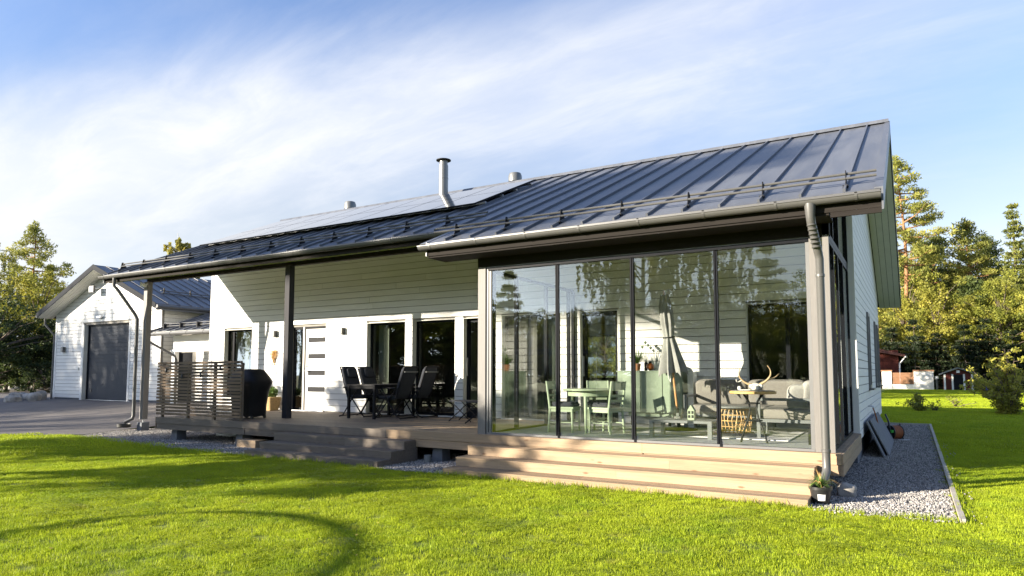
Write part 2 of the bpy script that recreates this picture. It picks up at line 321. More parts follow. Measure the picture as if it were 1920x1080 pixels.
# ---------------------------------------------------------------- ground
G = -0.5
WY = 3.284
def sheet(name, poly, z, mat, zf=None):
    m = M(); m.add([(x, y, z) for x, y in poly], [tuple(range(len(poly)))])
    o = build(m, name, mat, kind='structure'); return o
sheet('lawn', [(-400, -400), (400, -400), (400, 400), (-400, 400)], G, 'soil')
GRAVEL = [(-15.95, -0.5), (-13.2, -0.86), (-9.3, -0.98), (1.1, -0.98), (1.12, 13.4), (-0.3, 13.4), (-0.3, 12), (-15.0, 5.0), (-16.3, 2.4), (-16.7, 1.1)]
sheet('gravel_path', GRAVEL, G + 0.006, 'gravelbase')
def drive_z(x, y):
    t = min(1, max(0, (y - 0.6) / 5.2)); t = t * t * (3 - 2 * t); return G + 0.016 + 0.37 * t
def in_poly(x, y, P):
    c = False; j = len(P) - 1
    for i in range(len(P)):
        (xi, yi), (xj, yj) = P[i], P[j]
        if (yi > y) != (yj > y) and x < (xj - xi) * (y - yi) / (yj - yi) + xi: c = not c
        j = i
    return c
m = M()
rows = [-1.15, -0.8, -0.2, 0.5, 1.2, 2, 3, 4, 5, 6, 8, 11, 15]
def dl(y):   # near edge of the asphalt
    return -17.9 + (y + 1.2) * 2.4 if y < -0.45 else (-16.1 - (y + 0.47) * 0.39 if y < 1.2 else -16.75 + (y - 1.2) * 0.35)
nx = 14; vv = []
for y in rows:
    x1 = min(dl(y), -14.5)
    for i in range(nx + 1):
        x = x1 + (-70 - x1) * (i / nx) ** 1.6; vv.append((x, y - (0.42 * (x1 - x) if y < -0.4 else 0.42 * (x1 - x) * max(0, 1 - (y + 0.4) / 4)) * 0.55, drive_z(x, y)))
m.add(vv, [(r * (nx + 1) + i + 1, r * (nx + 1) + i, (r + 1) * (nx + 1) + i, (r + 1) * (nx + 1) + i + 1) for r in range(len(rows) - 1) for i in range(nx)])
build(m, 'driveway', 'asphalt', kind='structure')
kb = tag(thing('path_edging', 'pale timber edging board along the outer side of the gravel path', 'edging', (1.12, -1, G)), None)
for i in range(6): piece('edging_board', 'palewood', kb, 1.14, -1.0 + 2.4 * (i + 0.5), G + 0.012, 0.05, 2.39, 0.075)
for i in range(2): piece('edging_board', 'palewood', kb, 0.42 + 0.7 * i - 0.3, 13.42, G + 0.012, 0.69, 0.05, 0.075)

# ---------------------------------------------------------------- the house
house = thing('house', 'white weatherboarded one storey house with dark seamed metal roof and glazed veranda', 'house', (-8, 3.284, G))
S = 0.4406; ANG = math.atan(S); CA = math.cos(ANG)
def zr(y): return 3.015 + S * ((y if y <= 6.24 else 12.48 - y) + 0.447)
X0, X1, RY = -17.0, 0.545, 6.24
XB = -5.86       # where the eave steps out over the veranda
YF, YL = -0.40, 0.59
def courses(z0=0.02, z1=4.4, p=0.1465, gap=0.012):
    z = z0
    while z < z1: yield z, min(z + p - gap, z1); z += p
# front wall: solid core with openings, clad board by board
OPEN = [(-15.84, -14.66, 0.30, 2.17), (-13.13, -11.885, -0.05, 2.155), (-10.53, -9.33, 0.02, 2.17), (-9.12, -7.92, 0.02, 2.17), (-7.71, -6.93, -0.05, 2.17), (-6.72, -5.36, 0.02, 2.19), (-4.905, -4.09, -0.05, 2.19), (-1.71, -0.60, 0.72, 2.18)]
def core(parent, name, x0, x1, y0, y1, z0, z1, ops, mat='whitetrim'):
    xs = sorted({x0, x1, *[a for o in ops for a in o[:2]]}); zs = sorted({z0, z1, *[min(max(a, z0), z1) for o in ops for a in o[2:]]})
    m = M()
    for i in range(len(xs) - 1):
        for j in range(len(zs) - 1):
            cx, cz = (xs[i] + xs[i + 1]) / 2, (zs[j] + zs[j + 1]) / 2
            if any(o[0] < cx < o[1] and o[2] < cz < o[3] for o in ops): continue
            m.box(xs[i], xs[i + 1], y0, y1, zs[j], zs[j + 1])
    return build(m, name, mat, parent)
fw = core(house, 'front_wall', -16.44, -0.02, WY + 0.05, WY + 0.26, -0.06, 4.42, OPEN, 'groove_shade')
def clad(parent, x0, x1, ops, zl, mat='white', y=WY, trim=0.0, p=0.1465, name='siding_board', z0=0.02):
    for a, b in courses(z0, zl, p):
        iv = [(x0, x1)]
        for o in ops:
            if o[2] - 0.0 < (a + b) / 2 < o[3] + 0.02:
                nv = []
                for u, v in iv:
                    if o[0] - trim > u: nv.append((u, min(v, o[0] - trim)))
                    if o[1] + trim < v: nv.append((max(u, o[1] + trim), v))
                iv = [q for q in nv if q[1] - q[0] > 0.01]
        for u, v in iv:   # boards butt at random joints
            cut = [u]
            while v - cut[-1] > 4.6: cut.append(cut[-1] + rnd.uniform(2.4, 4.4))
            cut.append(v)
            for p_, q_ in zip(cut, cut[1:]): piece(name, mat, parent, (p_ + q_) / 2, y + 0.011 + rnd.uniform(-.0012, .0012), (a + b) / 2, q_ - p_ - 0.003, 0.022, b - a)
clad(fw, -16.36, -0.14, OPEN, 4.40)
for xa, xb in ((-16.47, -16.362), (-0.138, 0.012)): pbox('corner_board', 'whitetrim', fw, xa, xb, WY - 0.012, WY + 0.049, -0.07, 4.42)
# foundation
m = M().box(-16.4, -0.04, WY + 0.05, 12.2, G - 0.2, -0.06); build(m, 'plinth', 'concrete', house)
# right gable wall
rw = M(); pts = [(-0.05, WY + 0.26, -0.06), (-0.05, 12.3, -0.06), (-0.05, 12.3, zr(12.3) - 0.2), (-0.05, RY, zr(RY) - 0.2), (-0.05, WY + 0.26, zr(WY + 0.26) - 0.2)]
rw.ext(pts, (-0.2, 0, 0)); rwo = build(rw, 'gable_wall', 'groove_shade', house)
m = M().ext([(-16.42, p[1], p[2]) for p in pts], (0.2, 0, 0)); build(m, 'gable_wall', 'whitetrim', house)
RWIN = [(6.5, 7.1), (9.45, 9.85), (10.75, 11.4)]
for a, b in courses(-0.12, 5.7):
    ya, yb = WY + 0.024, 12.3
    if b > 2.9:
        d = (b - 2.95) / S - 0.447; ya = max(ya, d); yb = min(yb, 12.48 - d)
    if yb - ya < 0.2: break
    iv = [(ya, yb)]
    if 0.62 < (a + b) / 2 < 2.2:
        iv = []; c = ya
        for u, v in RWIN: iv.append((c, u)); c = v
        iv.append((c, yb))
    for u, v in iv: piece('siding_board', 'white', rwo, -0.011, (u + v) / 2, (a + b) / 2, 0.022, v - u, b - a)
for u, v in RWIN:
    w = build(M().box(-0.02, 0.035, u, u + 0.07, 0.66, 2.2).box(-0.02, 0.035, v - 0.07, v, 0.66, 2.2).box(-0.02, 0.035, u + 0.07, v - 0.07, 2.13, 2.2).box(-0.02, 0.035, u + 0.07, v - 0.07, 0.66, 0.72), 'window', 'greyframe', house)
    pbox('pane', 'wglass', w, -0.02, 0.0, u + 0.075, v - 0.075, 0.725, 2.125); pbox('sill', 'gutter', w, -0.02, 0.09, u - 0.02, v + 0.02, 0.62, 0.655)
# rear wall, with a window that the glazed veranda door looks through to
core(house, 'rear_wall', -16.2, -0.24, 12.05, 12.27, -0.06, 3.3, [(-9.6, -7.1, 0.75, 2.25)])
w = build(M().box(-9.6, -7.1, 12.12, 12.18, 0.75, 0.82).box(-9.6, -7.1, 12.12, 12.18, 2.18, 2.25).box(-9.6, -9.53, 12.12, 12.18, 0.82, 2.18).box(-7.17, -7.1, 12.12, 12.18, 0.82, 2.18), 'window', 'frame', house)
pbox('pane', 'jar', w, -9.53, -7.17, 12.14, 12.16, 0.82, 2.18)
build(M().box(-16.2, -0.24, WY + 0.3, 12.04, -0.04, 0.0), 'room_floor', 'insidefloor', house)
build(M().box(-16.2, -0.24, WY + 0.27, 12.04, 2.6, 2.7), 'room_ceiling', 'inside', house)
m = M().box(-13.9, -13.8, WY + 0.27, 9, 0, 2.6).box(-7.85, -7.8, WY + 0.27, 7.5, 0, 2.6).box(-3.4, -3.3, WY + 0.27, 12.0, 0, 2.6)
m.box(-13.8, -8.6, 9.0, 9.1, 0, 2.6); build(m, 'room_partition', 'inside', house)
# windows and doors of the front wall
def window(x0, x1, z0, z1, y=WY + 0.13, mull=(), glassz=None, fw_=0.055, mat='frame', door=False):
    m = M().box(x0, x0 + fw_, y, y + 0.06, z0, z1).box(x1 - fw_, x1, y, y + 0.06, z0, z1).box(x0 + fw_, x1 - fw_, y, y + 0.06, z1 - fw_, z1).box(x0 + fw_, x1 - fw_, y, y + 0.06, z0, z0 + fw_ * (2 if door else 1))
    for a in mull: m.box(a - 0.035, a + 0.035, y + 0.001, y + 0.058, z0 + fw_, z1 - fw_)
    w = build(m, 'glazed_door' if door else 'window', mat, house)
    pbox('pane', 'wglass', w, x0 + fw_, x1 - fw_, y + 0.025, y + 0.035, z0 + fw_, z1 - fw_)
    if not door: pbox('sill', 'whitetrim', w, x0, x1, WY - 0.02, y - 0.001, z0 - 0.03, z0 - 0.002)
    build(M().box(x0 + 0.001, x0 + 0.012, WY + 0.003, y, z0, z1).box(x1 - 0.012, x1 - 0.001, WY + 0.003, y, z0, z1).box(x0 + 0.012, x1 - 0.012, WY + 0.003, y, z1 - 0.012, z1 - 0.001), 'reveal', 'offwhite', w)
    if door: build(M().tube([(x0 + 0.03, y - 0.05, 0.95), (x0 + 0.03, y - 0.05, 1.25)], 0.012).box(x0 + 0.012, x0 + 0.048, y - 0.006, y, 0.9, 1.3), 'handle', 'steel', w, 40)
    return w
window(-15.84, -14.66, 0.30, 2.17, mull=(-15.6,))
window(-10.53, -9.33, 0.02, 2.17); window(-9.12, -7.92, 0.02, 2.17)
window(-7.71, -6.93, 0.0, 2.17, door=True, fw_=0.085); window(-6.72, -5.36, 0.02, 2.19, mull=(-6.1,))
window(-4.905, -4.09, 0.0, 2.19, door=True, fw_=0.1); window(-1.71, -0.60, 0.72, 2.18, mull=(-1.05,), fw_=0.05)
# curtains behind the terrace windows
for x0, x1 in ((-10.45, -10.12), (-15.5, -15.2), (-6.65, -6.45), (-5.7, -5.45)):
    n = 18; v = [(x0 + (x1 - x0) * i / n, WY + 0.36 + 0.025 * math.sin(i * 1.7), z) for z in (0.06, 2.45) for i in range(n + 1)]
    build(M().add(v, [(i, i + 1, i + n + 2, i + n + 1) for i in range(n)]), 'curtain', 'offwhite', house, 60)
# the pale entrance door with four slit panes, its dark sidelight and trim
fd = build(M().box(-12.70, -11.93, WY + 0.09, WY + 0.14, 0.03, 2.10), 'front_door', 'door', house)
pbox('frame', 'door', fd, -12.755, -12.705, WY + 0.06, WY + 0.16, 0.0, 2.15); pbox('frame', 'door', fd, -11.928, -11.888, WY + 0.06, WY + 0.16, 0.0, 2.15); pbox('frame', 'frame', fd, -12.704, -11.93, WY + 0.06, WY + 0.16, 2.104, 2.15)
for k in range(4):
    z = 0.47 + 0.42 * k
    f = pbox('slit_window', 'steel', fd, -12.60, -11.96, WY + 0.082, WY + 0.0895, z, z + 0.165)
    pbox('pane', 'black', f, -12.585, -11.975, WY + 0.078, WY + 0.0815, z + 0.017, z + 0.148)
pbox('threshold', 'steel', fd, -13.12, -11.89, WY - 0.06, WY + 0.1, 0.004, 0.028)
build(M().tube([(-12.64, WY + 0.09, 1.02), (-12.64, WY + 0.03, 1.02), (-12.53, WY + 0.03, 1.02)], 0.011).box(-12.66, -12.62, WY + 0.082, WY + 0.0895, 0.98, 1.06).lathe([(0.022, 0), (0.022, 0.03)], (-12.64, WY + 0.08, 1.13), 10), 'handle', 'steel', fd, 40)
sl = build(M().box(-13.12, -13.06, WY + 0.08, WY + 0.14, 0.03, 2.15).box(-12.80, -12.757, WY + 0.08, WY + 0.14, 0.03, 2.15).box(-13.06, -12.80, WY + 0.08, WY + 0.14, 2.09, 2.15).box(-13.06, -12.80, WY + 0.08, WY + 0.14, 0.03, 0.09), 'sidelight', 'frame', house)
pbox('pane', 'wglass', sl, -13.058, -12.802, WY + 0.10, WY + 0.11, 0.092, 2.088)
# roof
rf = M()
for xa, xb, ys in ((XB, X1, YF), (X0, XB, YL)):
    a = [(xa, ys, zr(ys) - 0.005), (xa, RY, zr(RY) - 0.005), (xa, RY, zr(RY) - 0.21), (xa, ys, zr(ys) - 0.21)]
    rf.ext(a, (xb - xa, 0, 0))
rf.ext([(X0, RY + 0.001, zr(RY) - 0.005), (X0, 12.87, zr(12.87) - 0.005), (X0, 12.87, zr(12.87) - 0.21), (X0, RY + 0.001, zr(RY) - 0.21)], (X1 - X0, 0, 0))
roof = build(rf, 'roof', 'blackwood', house)
PW = 0.4745
def slope_piece(name, mat, x, y0, y1, w, h, lift):
    yc = (y0 + y1) / 2; L = (y1 - y0) / CA
    piece(name, mat, roof, x, yc - S * CA * lift, zr(yc) + CA * lift, w, L, h, (ANG, 0, 0))
x = 0.17; slope_piece('roof_pan', 'roof', (0.17 + X1) / 2, YF - 0.03, RY, X1 - 0.17 - 0.004, 0.008, 0.004)
while x > X0:
    xl = max(x - PW, X0); ys = YF if x - PW > XB - 0.2 else YL
    if xl < XB < x: ys = YF
    slope_piece('roof_pan', 'roof', (x + xl) / 2, ys - 0.03, RY, x - xl - 0.004, 0.008, 0.004)
    slope_piece('seam', 'roof', x, ys + 0.01, RY - 0.06, 0.028, 0.042, 0.025)
    x -= PW
m = M(); n = 4
for k, (xa, xb) in enumerate(((X0, X1),)):
    m.box(xa, xb, RY - 0.11, RY + 0.11, zr(RY) + 0.02, zr(RY) + 0.05).ext([(xa, RY - 0.16, zr(RY) - 0.03), (xa, RY - 0.11, zr(RY) + 0.05), (xa, RY - 0.11, zr(RY) - 0.03)], (xb - xa, 0, 0))
build(m, 'ridge_cap', 'roof', roof)
build(M().ext([(X0, RY + 0.1, zr(RY) + 0.01), (X0, 12.9, zr(12.9) + 0.01), (X0, 12.9, zr(12.9)), (X0, RY + 0.1, zr(RY))], (X1 - X0, 0, 0)), 'rear_sheet', 'roof', roof)
def verge(x, ys, w=0.02):
    m = M()
    for a, b in ((ys - 0.03, RY), (12.9, RY)):
        za, zb = zr(a), zr(b)
        m.ext([(x, a, za + 0.03), (x, b, zb + 0.03), (x, b, zb - 0.23), (x, a, za - 0.23)], (w, 0, 0))
        m.ext([(x - 0.07, a, za + 0.03), (x - 0.07, b, zb + 0.03), (x - 0.07, b, zb + 0.012), (x - 0.07, a, za + 0.012)], (0.07, 0, 0))
    build(m, 'verge_trim', 'roof', roof)
verge(X1, YF); 
m = M(); a = YL - 0.03; m.ext([(X0 - 0.02, a, zr(a) + 0.03), (X0 - 0.02, RY, zr(RY) + 0.03), (X0 - 0.02, RY, zr(RY) - 0.2), (X0 - 0.02, a, zr(a) - 0.2)], (0.02, 0, 0)); build(m, 'verge_trim', 'roof', roof)
m = M().ext([(XB - 0.02, YF - 0.02, zr(YF) + 0.01), (XB - 0.02, YL, zr(YL) + 0.01), (XB - 0.02, YL, zr(YL) - 0.21), (XB - 0.02, YF - 0.02, zr(YF) - 0.21)], (0.019, 0, 0)); build(m, 'verge_trim', 'roof', roof)
# boarded soffit under the right gable overhang
sf = build(M().ext([(0.014, YF + 0.04, zr(YF + 0.04) - 0.213), (0.014, RY, zr(RY) - 0.213), (0.014, RY, zr(RY) - 0.218), (0.014, YF + 0.04, zr(YF + 0.04) - 0.218)], (0.526, 0, 0)), 'soffit', 'offwhite', house)
for i in range(4):
    xx = 0.016 + 0.1315 * (i + 0.5)
    for sgn, y0, y1 in ((1, YF + 0.04, RY), (-1, RY, 12.85)):
        yc = (y0 + y1) / 2; piece('soffit_board', 'offwhite', sf, xx, yc, zr(yc) - 0.245, 0.123, (y1 - y0) / CA, 0.02, (ANG * sgn, 0, 0))
build(M().box(0.016, X1 - 0.003, YF + 0.005, YF + 0.03, zr(YF) - 0.27, zr(YF) - 0.212), 'eave_end_board', 'blackwood', house)
# eave flashing, gutters, brackets
def gutter(xa, xb, ye, ex0=0.1, ex1=0.01):
    zt = zr(ye) - 0.06; yc = ye - 0.075; r = 0.068
    pbox('eave_flashing', 'gutter', house, xa, xb, ye - 0.035, ye - 0.012, zt - 0.005, zr(ye) - 0.012)
    n = 9; pr = [(yc + r * math.cos(math.pi + math.pi * i / n), zt + r * math.sin(math.pi + math.pi * i / n)) for i in range(n + 1)]
    pr2 = [(yc + (r - 0.006) * math.cos(2 * math.pi - math.pi * i / n), zt + (r - 0.006) * math.sin(2 * math.pi - math.pi * i / n)) for i in range(n + 1)]
    poly = [(xa - ex0, y, z) for y, z in pr] ; inn = [(xa - ex0, y, z) for y, z in pr2]
    m = M(); L = xb - xa + ex0 + ex1
    v = [(xa - ex0 + k * L, y, z) for k in (0, 1) for y, z in pr + pr2]; c = 2 * (n + 1)
    m.add(v, [(i, i + 1, c + i + 1, c + i) for i in range(c - 1)] + [(c - 1, 0, c, 2 * c - 1)])
    m.tube([(xa - ex0, yc - r, zt), (xb + ex1, yc - r, zt)], 0.009, 6)
    for xe in (xa - ex0, xb + ex1 - 0.004): m.ext([(xe, y, z) for y, z in pr], (0.004, 0, 0))
    g = build(m, 'gutter', 'gutter', house, 50)
    x = xa + 0.12
    pr3 = [(yc + (r + 0.005) * math.cos(math.pi + math.pi * i / n), zt + (r + 0.005) * math.sin(math.pi + math.pi * i / n)) for i in range(n + 1)]
    while x < xb:
        m = M(); v = [(x + k * 0.03, y, z) for k in (0, 1) for y, z in pr3 + [(yc + r + 0.005, zt + 0.02), (yc - r - 0.005, zt + 0.02)]]; c = len(pr3) + 2
        m.add(v, [(i, i + 1, c + i + 1, c + i) for i in range(c - 1)]); build(m, 'gutter_bracket', 'gutter', g)
        x += 0.86
    return g
gR = gutter(XB, X1 - 0.01, YF); gL = gutter(X0 + 0.02, XB - 0.03, YL, 0.08, -0.03)
def bend(pts, r, n=10): return M().tube(pts, r, n)
dR = build(bend([(-0.19, YF - 0.075, zr(YF) - 0.10), (-0.19, YF - 0.075, zr(YF) - 0.24), (-0.185, YF - 0.05, zr(YF) - 0.32), (-0.145, -0.23, zr(YF) - 0.64), (-0.135, -0.2, zr(YF) - 0.72), (-0.135, -0.2, 0.0), (-0.135, -0.2, -0.13), (-0.135, -0.22, -0.19), (-0.16, -0.31, -0.29)], [0.066, 0.052, 0.05, 0.05, 0.047, 0.047, 0.047, 0.05, 0.05], 14), 'downpipe', 'gutter', house, 40)
for z in (0.03, 2.1): build(M().lathe([(0.047, 0), (0.053, 0.005), (0.053, 0.035), (0.047, 0.04)], (-0.135, -0.2, z), 14), 'pipe_clip', 'gutter', dR, 40)
for i in range(6): build(M().lathe([(0.05, 0), (0.055, 0.01), (0.05, 0.02)], (-0.182 + i * 0.006, YF - 0.05 + 0.026 * i, zr(YF) - 0.36 - 0.048 * i), 12), 'pipe_crimp', 'gutter', dR, 40)
dL = build(bend([(-16.45, YL - 0.07, zr(YL) - 0.1), (-16.45, YL - 0.07, zr(YL) - 0.32), (-16.4, YL, zr(YL) - 0.42), (-16.22, 0.95, zr(YL) - 1.02), (-16.2, 1.0, zr(YL) - 1.14), (-16.2, 1.0, -0.1), (-16.21, 0.98, -0.18), (-16.34, 0.86, -0.27)], 0.042, 10), 'downpipe', 'gutter', house, 40)
build(M().lathe([(0.14, 0), (0.17, 0.02), (0.17, 0.09), (0.15, 0.09), (0.14, 0.03)], (-16.36, 0.86, -0.40), 14), 'rain_bowl', 'plastic', dL, 40)
# snow guards
def guard(xa, xb, y, xs):
    g = build(M().tube([(xa, y, zr(y) + 0.16), (xb, y, zr(y) + 0.16)], 0.017, 8).tube([(xa, y - 0.035, zr(y) + 0.095), (xb, y - 0.035, zr(y) + 0.095)], 0.017, 8), 'snow_guard', 'gutter', house, 40)
    for x in xs:
        build(M().ext([(x - 0.004, y - 0.10, zr(y) - 0.035), (x - 0.004, y + 0.12, zr(y) + 0.06), (x - 0.004, y + 0.02, zr(y) + 0.2), (x - 0.004, y - 0.03, zr(y) + 0.2), (x - 0.004, y - 0.06, zr(y) + 0.05)], (0.008, 0, 0)).box(x - 0.03, x + 0.03, y - 0.12, y + 0.13, zr(y - 0.12) + 0.001, zr(y - 0.12) + 0.055, None), 'bracket', 'black', g)
guard(-5.95, X1 - 0.05, -0.07, [0.17 - PW * 2 * k + 0.0 for k in range(7)])
guard(-16.9, -5.6, 0.98, [0.17 - PW * 2 * k for k in range(7, 19)] )
# chimney and roof cowls
ch = build(M().lathe([(0.125, 0), (0.125, 1.03), (0.11, 1.031), (0.11, 1.16)], (-9.98, 5.6, 5.55), 18), 'chimney', 'chimney', house, 40)
build(M().lathe([(0.2, 0), (0.2, 0.02), (0.06, 0.05)], (-9.98, 5.6, 6.71), 20), 'chimney_cap', 'black', ch, 40)
build(M().lathe([(0.13, 0), (0.132, 0.012), (0.13, 0.024)], (-9.98, 5.6, 6.2), 18), 'pipe_band', 'chimney', ch, 40)
for x in (-14.75, -8.55): build(M().lathe([(0.15, -0.9), (0.15, 0.25), (0.19, 0.26), (0.19, 0.42), (0.16, 0.5), (0.08, 0.52)], (x, 7.0, 6.0), 16), 'roof_cowl', 'chimney', house, 40)
# posts and beam of the terrace
bm = build(M().box(-16.17, -5.13, 1.2, 1.32, 3.30, 3.52), 'terrace_beam', 'blackwood', house)
build(M().box(-10.91, -10.77, 1.115, 1.255, 0.0, 3.30), 'post', 'postwood', house)
build(M().box(-16.17, -16.03, 1.13, 1.27, -0.2, 3.30), 'post', 'greypost', house); build(M().box(-16.20, -16.0, 1.1, 1.3, G - 0.1, -0.28), 'post_footing', 'concrete', house)
build(M().tube([(-16.1, 1.2, -0.3), (-16.1, 1.2, -0.2)], 0.015, 6), 'post_pin', 'steel', house)
# veranda: posts, frames, glass
YG = 0.15; ZT = 2.66
build(M().box(-5.215, -5.075, YG - 0.05, YG + 0.09, 0.0, ZT), 'corner_post', 'greypost', house)
build(M().box(-0.285, -0.165, YG - 0.05, YG + 0.09, 0.0, 3.05), 'corner_post', 'greypost', house)
build(M().box(-0.13, -0.06, YG - 0.06, YG + 0.02, 0.0, 3.02), 'corner_post', 'greypost', house)
build(M().box(-5.215, -0.05, YG - 0.06, YG + 0.10, ZT + 0.001, 3.06), 'veranda_beam', 'blackwood', house)
build(M().box(-5.86, 0.0, YF + 0.02, YG - 0.06, 2.80, 2.83), 'veranda_soffit', 'blackwood', house)
build(M().ext([(-5.86, YG + 0.1, zr(YG + .1) - 0.22), (-5.86, WY, zr(WY) - 0.22), (-5.86, WY, zr(WY) - 0.24), (-5.86, YG + 0.1, zr(YG + .1) - 0.24)], (5.8, 0, 0)), 'veranda_ceiling', 'offwhite', house)
build(M().ext([(-16.9, YL + 0.05, zr(YL + .05) - 0.22), (-16.9, WY, zr(WY) - 0.22), (-16.9, WY, zr(WY) - 0.24), (-16.9, YL + 0.05, zr(YL + .05) - 0.24)], (11.0, 0, 0)), 'terrace_ceiling', 'offwhite', house)
vf = build(M().box(-5.07, -5.03, YG - 0.03, YG + 0.04, 0.0, ZT).box(-5.02, -4.985, YG - 0.02, YG + 0.03, 0.03, ZT - 0.03).box(-5.03, -0.29, YG - 0.04, YG + 0.05, ZT - 0.06, ZT).box(-5.03, -0.29, YG - 0.04, YG + 0.05, 0.001, 0.03).box(-0.33, -0.288, YG - 0.03, YG + 0.04, 0.03, ZT - 0.06), 'veranda_frame', 'greyframe', house)
build(M().box(-5.03, -0.29, YG - 0.045, YG + 0.055, ZT - 0.061, ZT - 0.02), 'header', 'frame', vf)
MX = [-3.81, -2.622, -1.446]
xs = [-4.985] + MX + [-0.33]
for i in range(4): pbox('glass_pane', 'glass', vf, xs[i] + 0.005, xs[i + 1] - 0.005, YG - 0.004, YG + 0.004, 0.03, ZT - 0.06)
for x in MX: build(M().box(x - 0.024, x - 0.002, YG - 0.03, YG + 0.03, 0.02, ZT - 0.03).box(x + 0.002, x + 0.022, YG - 0.02, YG + 0.04, 0.02, ZT - 0.03).box(x + 0.015, x + 0.045, YG - 0.05, YG - 0.02, 0.0, 0.08), 'mullion', 'frame', vf)
# veranda side glazing, left (towards the terrace) and right (towards the gravel)
def side(x, ys, zt, mat='frame'):
    f = build(M().box(x - 0.03, x + 0.03, ys[0], ys[-1], zt - 0.05, zt).box(x - 0.03, x + 0.03, ys[0], ys[-1], 0.001, 0.04), 'side_glazing', mat, house)
    for i, y in enumerate(ys): pbox('mullion', mat, f, x - 0.032, x + 0.032, y - 0.026, y + 0.026, 0.04, zt - 0.05)
    for i in range(len(ys) - 1): pbox('glass_pane', 'glass', f, x - 0.004 + 0.012 * (i % 2), x + 0.004 + 0.012 * (i % 2), ys[i] + 0.026, ys[i + 1] - 0.026, 0.04, zt - 0.05)
    return f
side(-5.03, [0.27, 1.01, 2.1, 3.05, 3.25], 2.62)
side(-0.11, [0.22, 0.9, 1.5, 2.3, 3.22], 2.66)
tf = build(M().box(-0.14, -0.08, 0.24, WY - 0.02, 2.665, 2.74), 'transom_glazing', 'frame', house)
ys = [0.24, 0.9, 1.7, 3.22]
for y in ys: pbox('mullion', 'frame', tf, -0.145, -0.075, y - 0.025, y + 0.025, 2.741, zr(y) - 0.24)
for i in range(3):
    a, b = ys[i] + 0.026, ys[i + 1] - 0.026
    build(M().ext([(-0.115, a, 2.742), (-0.115, b, 2.742), (-0.115, b, zr(b) - 0.25), (-0.115, a, zr(a) - 0.25)], (0.008, 0, 0)), 'glass_pane', 'glass', tf)
# wall fittings of the house
for x in (-13.75, -11.32): build(M().box(x - 0.07, x + 0.07, WY - 0.1, WY - 0.001, 1.93, 2.08), 'wall_lamp', 'gutter', house)
for x in (-13.69, -11.315): build(M().box(x - 0.035, x + 0.035, WY - 0.018, WY - 0.001, 0.93, 1.02), 'wall_socket', 'whitetrim', house)
build(M().box(-3.36, -3.22, WY - 0.025, WY - 0.001, 1.36, 1.47), 'thermostat', 'whitetrim', house)
build(M().tube([(-16.3, 1.12, 3.3), (-16.3, 1.12, 3.2)], 0.02, 8).tube([(-16.0, 1.0, 3.2), (-15.85, 0.95, 3.17)], [0.05, 0.045], 10).tube([(-16.02, 1.13, 3.24), (-16.0, 1.0, 3.2)], 0.015, 6), 'security_camera', 'whitetrim', house, 40)
build(M().tube([(0.0, 6.0, 0.32), (0.06, 6.0, 0.32), (0.1, 6.0, 0.3)], 0.014, 8).tube([(0.06, 5.96, 0.36), (0.06, 6.04, 0.36)], 0.008, 6), 'garden_tap', 'steel', house, 40)

# ---------------------------------------------------------------- deck and steps
deck = thing('terrace_deck', 'low timber deck running along the front of the white house', 'deck', (-6.8, 0, G))
y = 0.006
i = 0
while y < WY - 0.05:
    w = min(0.116, WY - 0.01 - y)
    js = sorted([-13.6, 0.0, -13.6 + rnd.uniform(2, 4), -7 + rnd.uniform(-1.5, 1.5), -2 - rnd.uniform(0, 2)])
    for a, b in zip(js, js[1:]): pbox('deck_board', 'deckd' if b < -4.8 else 'deck', deck, a + 0.001, b - 0.001, y, y + w, -0.028, 0.0)  # left boards take the copy with shade in its colour
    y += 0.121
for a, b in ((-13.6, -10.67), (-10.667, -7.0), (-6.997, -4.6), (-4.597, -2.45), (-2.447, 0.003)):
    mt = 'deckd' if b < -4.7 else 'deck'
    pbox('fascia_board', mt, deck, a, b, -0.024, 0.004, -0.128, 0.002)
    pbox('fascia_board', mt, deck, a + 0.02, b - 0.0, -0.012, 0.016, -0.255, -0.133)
for z0, z1 in ((-0.128, -0.002), (-0.258, -0.133)): pbox('fascia_board', 'decky', deck, 0.004, 0.03, -0.024, WY - 0.02, z0, z1)
for z0, z1 in ((-0.128, -0.002), (-0.255, -0.133)): pbox('fascia_board', 'decky', deck, -13.626, -13.602, -0.02, WY - 0.02, z0, z1)
pbox('floor_carpet', 'carpet', deck, -4.99, -0.15, 0.24, WY - 0.01, 0.003, 0.012)
for x in (-13.1, -10.95, -8.5, -6.0, -4.0, -2.0, -0.25):
    for y in (0.2, 1.8): build(M().ext([(x - 0.12, y - 0.13, G - 0.1), (x + 0.12, y - 0.13, G - 0.1), (x + 0.09, y - 0.1, -0.256), (x - 0.09, y - 0.1, -0.256)], (0, 0.22, 0)), 'footing', 'concrete', deck)
m = M()
for y in (0.2, 1.8): m.box(-13.5, -0.06, y - 0.04, y + 0.04, -0.255, -0.03)
build(m, 'bearer', 'blackwood', deck)
